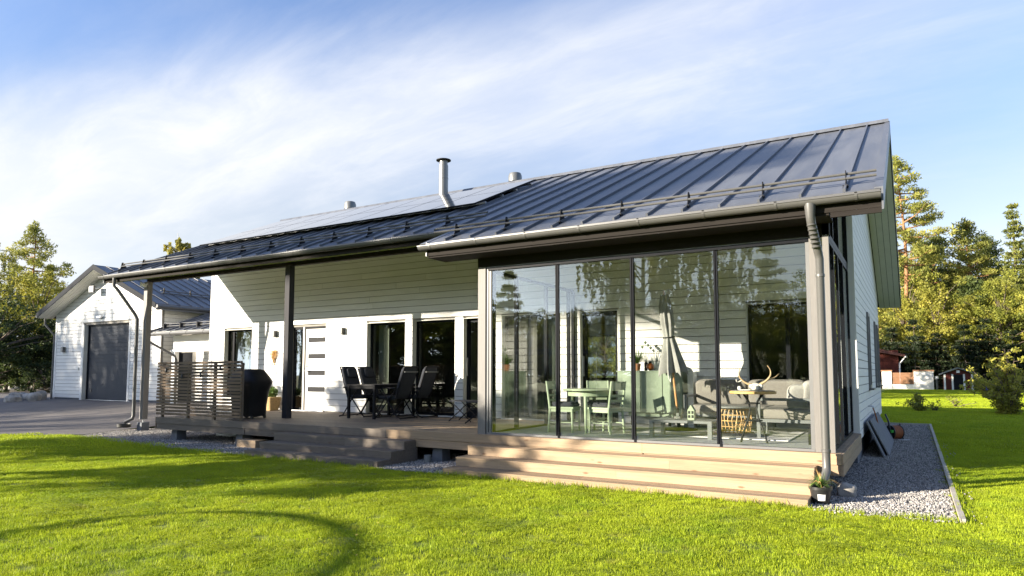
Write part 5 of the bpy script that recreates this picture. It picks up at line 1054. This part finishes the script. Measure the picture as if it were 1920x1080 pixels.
for a in (
 ('pine_tall', 'tallest pine with bare orange trunk, next to the gable of the white house', 0.5, 53.0, 0.3, 1.0), ('pine_full', 'broad sunlit pine in the middle of the forest edge', 5.1, 56.9, 1.2, (1.0, 1.0, 0.93)), ('spruce_tall', 'tall thin spruce with drooping branches at the right end of the forest', 7.75, 54.0, 2.2, (.95, .95, .88)),
 ('spruce_tall', 'second thin spruce beyond the tall one at the picture edge', 9.2, 57.5, 4.2, 0.82), ('pine_full', 'sunlit pine filling the gap behind the tall bare pine', 1.6, 60.0, 3.0, 0.88), ('pine_dark', 'darker pine between the tall pine and the broad pine', 2.7, 58.0, 0.4, 1.05),
 ('pine_full', 'pine half hidden behind the roof gable', -1.8, 61, 5.0, 0.95), ('pine_young', 'pale blue-green young pine standing before the forest', 4.6, 52.5, 0.5, (.95, .95, 1.25)), ('broad_yellow', 'yellow-green leafy tree low beside the tall pine', 0.5, 52.0, 0.2, 1.2), ('broad_yellow', 'yellow-green leafy tree left of the pale young pine', 2.5, 50.5, 1.0, 1.15),
 ('broad', 'leafy tree low at the right of the forest edge', 6.4, 50.0, 1.6, 0.95), ('broad_yellow', 'yellow leafy tree low under the thin spruces', 8.0, 50.5, 2.6, 1.1), ('spruce_dark', 'dark spruce behind the red shed', 5.2, 48.6, 0.2, (1.25, 1.25, 0.68)), ('spruce_low', 'low dark spruce on the right of the red shed', 6.9, 47.0, 1.2, (1.2, 1.2, .9)),
 ('spruce_dark', 'dark spruce behind the pale garden wall', 2.6, 52.0, 2.2, (1.1, 1.1, 0.72)), ('spruce_low', 'young spruce close to the house gable', -0.4, 47.5, 3.2, 0.95), ('spruce_low', 'low dark spruce between the wall and the shed', 3.4, 51.0, .7, (1.2, 1.2, .8)), ('broad_dark', 'dark leafy bush tree behind the thin spruce', 9.0, 51.0, .5, 1.4),
 ('pine_dark', 'dark pine deep in the forest behind the broad pine', 6.8, 64.0, 2.5, 1.1), ('pine_full', 'pine deep in the forest behind the thin spruce', 10.5, 63.0, 2.0, .95), ('pine_dark', 'dark pine deep behind the tall bare pine', 0.4, 68.0, 1.0, 1.0)):
    k = 1.34; a = list(a); a[3] += 5 if a[0] in ('spruce_dark', 'spruce_low', 'broad_dark') else 0; q = a[5] if isinstance(a[5], tuple) else (a[5],) * 3
    tree(a[0], a[1], 0.7757 + (a[2] - 0.7757) * k, -8.9794 + (a[3] + 8.9794) * k, None, a[4], tuple(v * k for v in q), FG)
LG = 'trees beyond the garage'
for a in (
 ('pine_left', 'tall dark pine left of the garage', -55.2, 15.9, .3, .8), ('broad_yellow', 'sunlit yellow-green tree beside the garage wall', -49.0, 13.6, 2.0, 1.2), ('birch', 'bright birch at the left picture edge', -46.5, 9.8, 1.0, .74), ('broad', 'leafy tree below the tall dark pine', -51.5, 13.0, .7, .95),
 ('spruce_dark', 'spruce tip showing just left of the garage roof', -58.0, 18.4, 1.3, (.75, .75, 1.08)), ('broad_dark', 'dark bush at the drive edge left of the garage', -46.0, 11.8, .2, 1.15), ('broad_dark', 'dark bush at the far left beyond the drive', -43.5, 9.0, 2.2, 1.2), ('broad_dark', 'dark bush close to the garage corner', -44.0, 13.4, 4.2, 1.05), ('bush', 'small lighter bush at the drive edge', -40.5, 10.2, .2, .75), ('birch', 'birch behind the bushes at the left', -52.5, 11.0, 3.0, .58), ('broad', 'tree behind the garage at the left', -55, 18.5, 2.0, .7), ('golden', 'golden birch top rising behind the house roof', -49.4, 23.6, .4, 1.14)):
    tree(a[0], a[1], a[2], a[3], -0.4, a[4], a[5], LG)
for i in range(7): tree(('pine_dark', 'broad', 'spruce_dark')[i % 3], 'tree in the woods beyond the drive', -62 + i * 3.2, 22 + (i % 2) * 4, -0.4, i, 0.62 + .05 * (i % 3), 'woods beyond the drive')
rr = random.Random(77)
for i, x in enumerate((-3.2, -0.9, 1.0, 2.9, 5.0, 6.8, 8.6, 10.6, 12.6)):
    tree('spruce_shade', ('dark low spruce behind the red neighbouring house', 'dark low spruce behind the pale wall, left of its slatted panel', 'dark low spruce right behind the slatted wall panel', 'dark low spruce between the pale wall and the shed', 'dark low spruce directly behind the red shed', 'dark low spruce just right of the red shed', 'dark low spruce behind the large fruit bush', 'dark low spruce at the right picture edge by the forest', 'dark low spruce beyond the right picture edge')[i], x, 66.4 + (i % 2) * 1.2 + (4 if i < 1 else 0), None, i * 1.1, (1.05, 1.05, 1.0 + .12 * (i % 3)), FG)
for i in range(26):
    k = ('pine_dark', 'broad_yellow', 'spruce_dark', 'pine_full', 'broad')[i % 5]; x = -5 + i * .85 + rr.uniform(-.4, .4)
    tree(k, 'tree in the deep forest behind the first row', x + (i % 3) * .5, 92 + (i % 4) * 3.2, None, i * 1.3, rr.uniform(.95, 1.2) if k not in ('spruce_dark', 'broad', 'broad_yellow') else 1.6, 'deep forest behind the lawn')
for x, y, k, s in ((-13.2, 40, 'pine_full', .95), (-10.5, 44, 'broad', 1.55), (-6.5, 41, 'broad', 1.1), (-9.0, 38, 'broad', 1.3), (-26.5, 40, 'broad', 1.75), (-31, 43, 'broad', 1.75), (-24.5, 44, 'pine_full', 1.1)): tree(k, 'unseen tree added behind the white house to shade the forest edge', x, y, None, x, s, 'trees added behind the white house for shade')  # added out of view to cast shade on the shed and low forest
for x, y, r_ in ((-12.5, 29.5, .5), (-9.2, 27.5, 2.0), (-16.0, 31, 4.0)): tree('broad_yellow', 'low leafy tree behind the house, seen through its glazed veranda door', x, y, None, r_, .85, 'leafy trees seen through the door')
# trees of the garden behind the camera: they throw the shadows on lawn and garage and stand in the glass
BG = 'trees reflected in the glass'
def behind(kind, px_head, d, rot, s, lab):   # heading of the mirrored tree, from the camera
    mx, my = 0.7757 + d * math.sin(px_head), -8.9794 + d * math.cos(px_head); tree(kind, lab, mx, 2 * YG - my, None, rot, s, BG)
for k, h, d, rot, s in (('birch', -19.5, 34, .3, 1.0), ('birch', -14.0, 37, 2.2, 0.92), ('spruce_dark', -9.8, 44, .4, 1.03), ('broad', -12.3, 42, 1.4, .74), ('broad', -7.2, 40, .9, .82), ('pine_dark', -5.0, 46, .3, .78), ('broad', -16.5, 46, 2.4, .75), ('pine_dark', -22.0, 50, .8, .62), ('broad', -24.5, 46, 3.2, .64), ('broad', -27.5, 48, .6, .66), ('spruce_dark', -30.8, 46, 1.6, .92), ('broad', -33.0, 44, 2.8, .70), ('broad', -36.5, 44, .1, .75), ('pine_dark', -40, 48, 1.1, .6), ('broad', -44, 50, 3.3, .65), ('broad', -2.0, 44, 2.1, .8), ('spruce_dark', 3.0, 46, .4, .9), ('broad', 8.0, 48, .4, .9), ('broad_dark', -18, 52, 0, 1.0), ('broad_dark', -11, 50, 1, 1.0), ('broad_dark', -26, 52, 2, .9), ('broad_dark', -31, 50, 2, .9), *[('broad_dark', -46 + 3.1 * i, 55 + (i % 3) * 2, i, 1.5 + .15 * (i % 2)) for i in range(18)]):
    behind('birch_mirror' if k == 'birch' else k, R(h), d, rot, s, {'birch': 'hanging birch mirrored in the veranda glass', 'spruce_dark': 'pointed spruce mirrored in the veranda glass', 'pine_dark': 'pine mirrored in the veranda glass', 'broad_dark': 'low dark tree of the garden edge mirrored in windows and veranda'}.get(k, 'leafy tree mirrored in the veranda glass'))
SHG = 'garden trees shading the lawn'
for x, y, rot, s in ((-17.4, -12.0, .2, 1.0), (-22.8, -11.6, 1.6, .98)): tree('shade_tree', 'round-headed garden tree whose shadow falls on the lawn and deck', x, y, None, rot, s, SHG)
for x, y, rot, s in ((-44.6, -14.0, .9, .9), (-49.0, -15.4, 2.1, .92), (-46.0, -18.5, 4.1, .9), (-52.6, -17.5, 4.6, .95), (-41.5, -13.0, .3, .8)): tree('birch', 'full birch across the drive whose shadow dapples the garage', x, y, None, rot, s, 'birches shading the garage')
for x, y, rot, s in ((-31.5, -13.5, .9, .72), (-46.5, -16.0, .2, .95), (-50.0, -17.0, 1.2, .98), (-43.5, -18.0, 2.2, .95), (-54, -21, 3.2, 1.1), (-41, -21, .2, 1.0)): tree('birch_thin', 'thin birch across the drive whose shadow dapples the garage', x, y, None, rot, s, 'birches shading the garage')
for x, y, rot, s in ((-40.8, -11.0, .4, .82),): tree('broad', 'leafy tree across the drive whose shadow dapples the garage', x, y, None, rot, s, 'trees shading the garage')
for x, y, r_ in ((-30.2, -27.5, .3), (-33.4, -28.2, 1.3), (-36.2, -27.0, 2.3)): tree('roof_pine', 'tall pine behind the photographer whose crown shades the roof', x, y, None, r_, 1.0, 'tall pines shading the roof')
# the ring of a trampoline stands on the lawn beside the photographer; its shadow curves over the grass
tp = thing('trampoline_frame', 'padded ring of a garden trampoline net standing on the lawn', 'trampoline', (-10.0, -12.1, G))
rc = (-4.55 - 0.876 * 6.27, -5.75 - 6.27, G + 2.2)
build(M().tube([(rc[0] + 1.72 * math.cos(i * math.pi / 24), rc[1] + 1.72 * math.sin(i * math.pi / 24), rc[2]) for i in range(49)], 0.043, 8), 'ring', 'plastic', tp, 40)
for k in range(4): a = k * math.pi / 2 + math.pi * 1.05; build(M().tube([(rc[0] + 1.72 * math.cos(a), rc[1] + 1.72 * math.sin(a), G), (rc[0] + 1.72 * math.cos(a), rc[1] + 1.72 * math.sin(a), rc[2])], 0.018, 6), 'pole', 'steel', tp, 40)

# shrubs on the right lawn
def shrub(name, label, x, y, H, rad, nst, leaf, size, seed, nl=16, cw=.16):
    T = TreeMesh(seed); r = T.r
    for i in range(nst):
        a = r.uniform(0, 6.28); l = H * r.uniform(.55, 1.0); t = r.uniform(.05, 1) * rad; l = max(.18, l * (1 - .5 * t / rad)); e = Vector((math.cos(a) * t, math.sin(a) * t, l)); mid = Vector((e.x * .35, e.y * .35, l * .55)); T.limb([(r.uniform(-.05, .05), r.uniform(-.05, .05), 0), mid, e], [0.02, .013, .004], 5)
        for k in range(7):
            u = .12 + .88 * k / 6; p = (Vector((0, 0, 0)).lerp(mid, u * 2) if u < .5 else mid.lerp(e, 2 * u - 1)); b = p + Vector((r.uniform(-.25, .25), r.uniform(-.25, .25), r.uniform(-.05, .15))) * rad * .8
            T.limb([p, b], [.008, .003], 3); T.clump(b, (cw * rad, cw * rad, cw * .8 * rad), nl, r.uniform(.25, .9), (0, 0, .3))
    c, k = T.done(size, .5, leaf, 'bark'); t = thing(name, label, 'shrub', (x, y, G - .02))
    for n_, me in (('foliage', c), ('stem', k)): o = bpy.data.objects.new(n_, me); o.parent = t; col.objects.link(o)
    return t
shrub('apple_bush', 'large sunlit young fruit bush at the right edge of the lawn', 3.65, 20.6, 2.5, 1.35, 52, 'birchleaf', .055, 61, 18, .10); shrub('apple_bush', 'tall bare topped shoot rising out of the large fruit bush', 3.65, 20.5, 2.9, .3, 3, 'birchleaf', .045, 62, 8)
shrub('currant_shrub', 'small dark shrub alone on the lawn beyond the gravel', 0.96, 21.5, .85, .75, 12, 'leaf', .04, 63, 16); shrub('sapling', 'thin nearly leafless low sapling on the lawn', 2.3, 26.0, .7, .8, 6, 'leaf', .04, 64, 4); shrub('sapling', 'sparse twiggy plant beside the small dark shrub', 1.5, 22.0, .4, .5, 5, 'leafd', .03, 65, 5)

# ---------------------------------------------------------------- neighbours across the right lawn
nh = thing('red_house', 'dark red neighbouring house with tiled roof peeping past the gable', 'house', (-4, 66, G))
build(M().box(-8, -0.4, 66, 74, G, 3.0), 'wall', 'redwood', nh)
build(M().ext([(-8.5, 65.3, 4.3), (0.2, 65.3, 2.55), (0.2, 65.3, 2.75), (-8.5, 65.3, 5.2)], (0, 9, 0)), 'roof', 'redroof', nh)
build(M().tube([(0.2, 65.3, 2.55), (0.2, 74, 2.55)], .09, 6).tube([(0.18, 65.8, 2.5), (-0.28, 65.9, 1.9), (-0.3, 65.9, -.4)], .07, 6), 'gutter', 'whitetrim', nh, 40)
for k in range(10): pbox('wall_board', 'redwood', nh, -8, -0.38, 65.95, 65.99, G + .1 + k * .36, G + .44 + k * .36)
gwll = thing('garden_wall', 'pale rendered garden wall with copper coping and a brown slatted gate panel', 'wall', (0.3, 63.6, G))
for a, b in ((-1.75, -0.95), (0.83, 2.37)):
    build(M().box(a, b, 63.4, 63.8, G, 1.15), 'wall_block', 'render', gwll); pbox('coping', 'brownslat', gwll, a - .06, b + .06, 63.34, 63.86, 1.151, 1.27)
    if a < 0: xa = b
build(M().box(-0.949, 0.829, 63.45, 63.75, G, -0.05), 'wall_base', 'render', gwll)
for k in range(10): pbox('slat', 'brownslat', gwll, -0.93, 0.81, 63.5, 63.54, 0.0 + k * .105, 0.075 + k * .105)
pbox('fence_post', 'brownslat', gwll, -0.94, -0.86, 63.55, 63.65, -0.04, 1.1); pbox('fence_post', 'brownslat', gwll, 0.74, 0.82, 63.55, 63.65, -0.04, 1.1)
bl = thing('bollard_lamp', 'slim pale garden lamp post at the right end of the wall', 'lamp', (2.62, 63.6, G)); build(M().lathe([(.09, 0), (.09, .95)], (2.62, 63.6, G), 10), 'post', 'aniframe', bl, 40); build(M().lathe([(.16, .951), (.16, 1.12), (.1, 1.2)], (2.62, 63.6, G), 10), 'lamp_head', 'offwhite', bl, 40)
sh = thing('red_shed', 'small dark red shed with white corner boards and a dark door', 'shed', (4.12, 61, G))
sx, sy, sw, shh = 4.12, 61.0, 1.06, 1.35
build(M().box(sx - sw, sx + sw, sy, sy + 2.2, G, G + shh).ext([(sx - sw, sy, G + shh + .001), (sx + sw, sy, G + shh + .001), (sx, sy, G + 1.83)], (0, 2.2, 0)), 'wall', 'redwood', sh)
for sg in (-1, 1): build(M().ext([(sx, sy - .25, G + 1.9), (sx + sg * (sw + .3), sy - .25, G + shh - .02), (sx + sg * (sw + .3), sy - .25, G + shh + .06), (sx, sy - .25, G + 1.98)], (0, 2.7, 0)), 'roof', 'aniframe', sh)
for x in (sx - sw + .07, sx - .42, sx + .42, sx + sw - .07): pbox('corner_board', 'offwhite', sh, x - .07, x + .07, sy - .04, sy - .002, G + .02, G + shh + .05)
pbox('door', 'frame', sh, sx - .34, sx + .34, sy - .03, sy - .002, G + .02, G + shh); pbox('gable_sign', 'whitetrim', sh, sx - .12, sx + .12, sy - .04, sy - .002, G + 1.5, G + 1.72)
tag(build(M().pillow((6.3, 60.0, G + .18), (.7, .5, .4), None, 5, .5), 'tarpaulin', 'orange', None, 60), 'small covered heap on the grass beside the red shed', 'tarpaulin')
X['blue'] = pmat('blue_plastic', (0.03, 0.07, 0.4), .5); bpy.data.objects['tarpaulin'].data.materials[0] = X['blue']

# ---------------------------------------------------------------- lawn blades and gravel stones
def blades(name, seed, n, size, h, w, bend=.5):
    g = np.random.default_rng(seed); x = g.uniform(-size, size, (n, 2)); a = g.uniform(0, 6.28, n); L = h * g.uniform(.55, 1.25, n); ww = w * g.uniform(.7, 1.3, n); l = bend * g.random(n) ** 1.2
    d = np.stack([np.cos(a), np.sin(a), 0 * a], 1); s = np.stack([-np.sin(a), np.cos(a), 0 * a], 1) * ww[:, None]; b = np.concatenate([x, np.full((n, 1), -.004)], 1)
    m = b + d * (L * l * .35)[:, None] + np.stack([0 * a, 0 * a, L * .6], 1); t = b + d * (L * l)[:, None] + np.stack([0 * a, 0 * a, L * (1 - .35 * l)], 1)
    V = np.stack([b - s, b + s, m + s * .8, m - s * .8, t], 1).reshape(-1, 3); o = np.arange(n) * 5
    F = np.concatenate([np.stack([o, o + 1, o + 2], 1), np.stack([o, o + 2, o + 3], 1), np.stack([o + 3, o + 2, o + 4], 1)]); tn = np.clip(g.normal(.5, .22, n), 0, 1)
    return bpy.data.objects.new(name, np_mesh(name, V, F, 'grass', np.concatenate([tn, tn, tn])))
def scatter(name, mat_name, pts, rots, scl, protos, kind='stuff'):
    cg = bpy.data.collections.new(name + '_pieces')
    for p in protos: cg.objects.link(p)
    me = bpy.data.meshes.new(name); me.from_pydata(pts, [], []); me.attributes.new('rot', 'FLOAT_VECTOR', 'POINT').data.foreach_set('vector', np.asarray(rots, np.float32).ravel()); me.attributes.new('scl', 'FLOAT', 'POINT').data.foreach_set('value', np.asarray(scl, np.float32))
    o = bpy.data.objects.new(name, me); col.objects.link(o); o['kind'] = kind
    ng = bpy.data.node_groups.new(name, 'GeometryNodeTree'); ng.interface.new_socket('Geometry', in_out='INPUT', socket_type='NodeSocketGeometry'); ng.interface.new_socket('Geometry', in_out='OUTPUT', socket_type='NodeSocketGeometry')
    gi, go = N(ng, 'NodeGroupInput'), N(ng, 'NodeGroupOutput'); ci = N(ng, 'GeometryNodeCollectionInfo'); ci.inputs[0].default_value = cg; ci.inputs['Separate Children'].default_value = True; ci.inputs['Reset Children'].default_value = True
    ip = N(ng, 'GeometryNodeInstanceOnPoints'); ip.inputs['Pick Instance'].default_value = True
    ar = N(ng, 'GeometryNodeInputNamedAttribute', data_type='FLOAT_VECTOR'); ar.inputs[0].default_value = 'rot'; as_ = N(ng, 'GeometryNodeInputNamedAttribute', data_type='FLOAT'); as_.inputs[0].default_value = 'scl'; L = ng.links
    m2p = N(ng, 'GeometryNodeMeshToPoints'); L.new(gi.outputs[0], m2p.inputs[0]); L.new(m2p.outputs[0], ip.inputs['Points']); L.new(ci.outputs[0], ip.inputs['Instance']); L.new(ar.outputs[0], ip.inputs['Rotation']); L.new(as_.outputs[0], ip.inputs['Scale']); L.new(ip.outputs[0], go.inputs[0])
    md = o.modifiers.new('scatter', 'NODES'); md.node_group = ng; return o
def is_lawn(x, y):
    if in_poly(x, y, GRAVEL): return False
    if -0.05 < y < 14 and -17 < x < 1.15: return False
    if -9.5 < x < 1.1 and y > -0.985 and y < 1: return False
    if y > -0.4 and x < -15: return False
    if x < -15.9 and y > -0.5 + (x + 16.07) * 0.41: return False
    return True
g = np.random.default_rng(5)
cf = np.array([math.sin(-0.533), math.cos(-0.533)]); cp = np.array([0.7757, -8.9794])
def seen(x, y, far, near=1.8, m=1.6):
    d = np.array([x, y]) - cp; z = d @ cf; s = d[0] * cf[1] - d[1] * cf[0]
    return near < z < far and abs(s) < z * 0.95 + m
pts = []
st_ = 0.17
for x in np.arange(-20, 8, st_):
    for y in np.arange(-9, 9, st_):
        px_, py_ = x + g.uniform(-.08, .08), y + g.uniform(-.08, .08)
        if seen(px_, py_, 13.5) and is_lawn(px_, py_): pts.append((px_, py_, G))
for x in np.arange(1.22, 1.75, st_):
    for y in np.arange(2, 14, st_):
        if not seen(x, y, 13.5): pts.append((x + g.uniform(-.03, .08), y, G))
n1 = len(pts)
scatter('lawn_grass', 'grass', pts, [(g.normal(0, .05), g.normal(0, .05), g.uniform(0, 6.28)) for _ in pts], g.uniform(.8, 1.2, n1), [blades('blade_tuft', 70 + i, 460, .13, .031, .0016) for i in range(4)])
pts = []
for x in np.arange(-26, 12, .42):
    for y in np.arange(-8, 62, .42):
        px_, py_ = x + g.uniform(-.2, .2), y + g.uniform(-.2, .2)
        if seen(px_, py_, 72, 12.5) and is_lawn(px_, py_) and (py_ < 4 or px_ > 1.5 or (py_ > 13.85 and px_ > -1)) and px_ > -24: pts.append((px_, py_, G))
scatter('far_lawn_grass', 'grass', pts, [(0, 0, g.uniform(0, 6.28)) for _ in pts], g.uniform(.8, 1.25, len(pts)), [blades('far_blade_tuft', 80 + i, 420, .34, .05, .0055) for i in range(3)])
def pebbles(seed):
    r = random.Random(seed); m = M().pillow((0, 0, 0), (1, .8, .55), rotm('Z', r.uniform(0, 90)), 2, .8); m.v = [(x + r.uniform(-.09, .09), y + r.uniform(-.09, .09), z + r.uniform(-.06, .06)) for x, y, z in m.v]
    return bpy.data.objects.new('pebble', mesh_of(m, 'pebble', X['pebble'], Vector((0, 0, 0)), 60))
pts = []
def addp(x0, x1, y0, y1, dens):
    n = int((x1 - x0) * (y1 - y0) * dens)
    for _ in range(n):
        x, y = g.uniform(x0, x1), g.uniform(y0, y1)
        if in_poly(x, y, GRAVEL): pts.append((x, y, G + .006 + g.uniform(0, .012)))
addp(-0.3, 1.12, -1, 3, 2600); addp(-0.1, 1.12, 3, 8, 1300); addp(-0.1, 1.12, 8, 13.4, 700); addp(-6.4, -5.0, -1, 1.2, 2200); addp(-16.7, -9.4, -1, 2.6, 1500); addp(-16.3, -13.6, 2.6, 3.4, 900)
for _ in range(260): pts.append((1.12 + abs(g.normal(0, .12)), g.uniform(-1, 8), G + .02)) if g.random() < .4 else pts.append((g.uniform(-.2, 1.1), -.98 - abs(g.normal(0, .07)), G + .018))
scatter('gravel_stones', 'pebble', pts, [(g.uniform(0, 6), g.uniform(0, 6), g.uniform(0, 6)) for _ in pts], g.uniform(.012, .030, len(pts)), [pebbles(90 + i) for i in range(5)])
# clover patches
def clover(seed):
    r = random.Random(seed); V = []; F = []; T = []
    for _ in range(46):
        x, y = r.gauss(0, .07), r.gauss(0, .07); h = r.uniform(.015, .035); a0 = r.uniform(0, 6.3)
        for k in range(3):
            a = a0 + k * 2.09; c, s_ = math.cos(a), math.sin(a); q = .009 * r.uniform(.7, 1.2); o = len(V)
            V += [(x, y, h), (x + q * (c - .6 * s_), y + q * (s_ + .6 * c), h + .002), (x + 1.5 * q * c, y + 1.5 * q * s_, h + .001), (x + q * (c + .6 * s_), y + q * (s_ - .6 * c), h + .002)]; F.append((o, o + 1, o + 2, o + 3)); T.append(r.uniform(.2, .8))
    return bpy.data.objects.new('clover_patch', np_mesh('clover_patch', V, F, 'grass', T))
pts = []
for _ in range(1500):
    x, y = g.uniform(-9, 3), g.uniform(-7, -1.1)
    if seen(x, y, 11) and is_lawn(x, y) and (math.sin(x * 1.7 + 1) + math.sin(y * 2.3 + x) + g.normal(0, .5)) > .55: pts.append((x, y, G + .008))
scatter('clover', 'grass', pts, [(0, 0, g.uniform(0, 6.28)) for _ in pts], g.uniform(.8, 1.5, len(pts)), [clover(95 + i) for i in range(3)])
# fallen birch leaves
V = []; F = []; T = []
for _ in range(420):
    x, y = g.uniform(-10, 4), g.uniform(-7.5, -1.05)
    if not (seen(x, y, 12) and is_lawn(x, y)): continue
    a, q = g.uniform(0, 6.28), g.uniform(.010, .02); o = len(V); z = G + g.uniform(.022, .036); c, s_ = math.cos(a), math.sin(a); tz = g.uniform(-.008, .008)
    V += [(x - q * c, y - q * s_, z), (x - q * .5 * s_, y + q * .5 * c, z + tz), (x + q * c, y + q * s_, z + .003), (x + q * .5 * s_, y - q * .5 * c, z - tz)]; F.append((o, o + 1, o + 2, o + 3)); T.append(g.random())
o = bpy.data.objects.new('fallen_leaves', np_mesh('fallen_leaves', V, F, 'leafy', T)); col.objects.link(o); o['kind'] = 'stuff'
# longer tufts along the steps and a few fallen leaves
pts = []
for _ in range(420):
    x = g.uniform(-9.6, 1.1)
    if -6.3 < x < -5.15: continue
    pts.append((x, -1.0 - abs(g.normal(0, .03)), G))
for _ in range(260):
    t = g.random(); pts.append((-16 + 6.6 * t, -0.5 - .48 * t ** .5 - abs(g.normal(0, .05)) - .05, G)); pts.append((1.17 + abs(g.normal(0, .02)), g.uniform(-1, 9), G))
scatter('edge_grass', 'grass', pts, [(g.normal(0, .2), g.normal(0, .2), g.uniform(0, 6.28)) for _ in pts], g.uniform(.6, 1.5, len(pts)), [blades('edge_tuft', 88, 12, .03, .07, .002, .7)])
print('objects', len(bpy.data.objects))
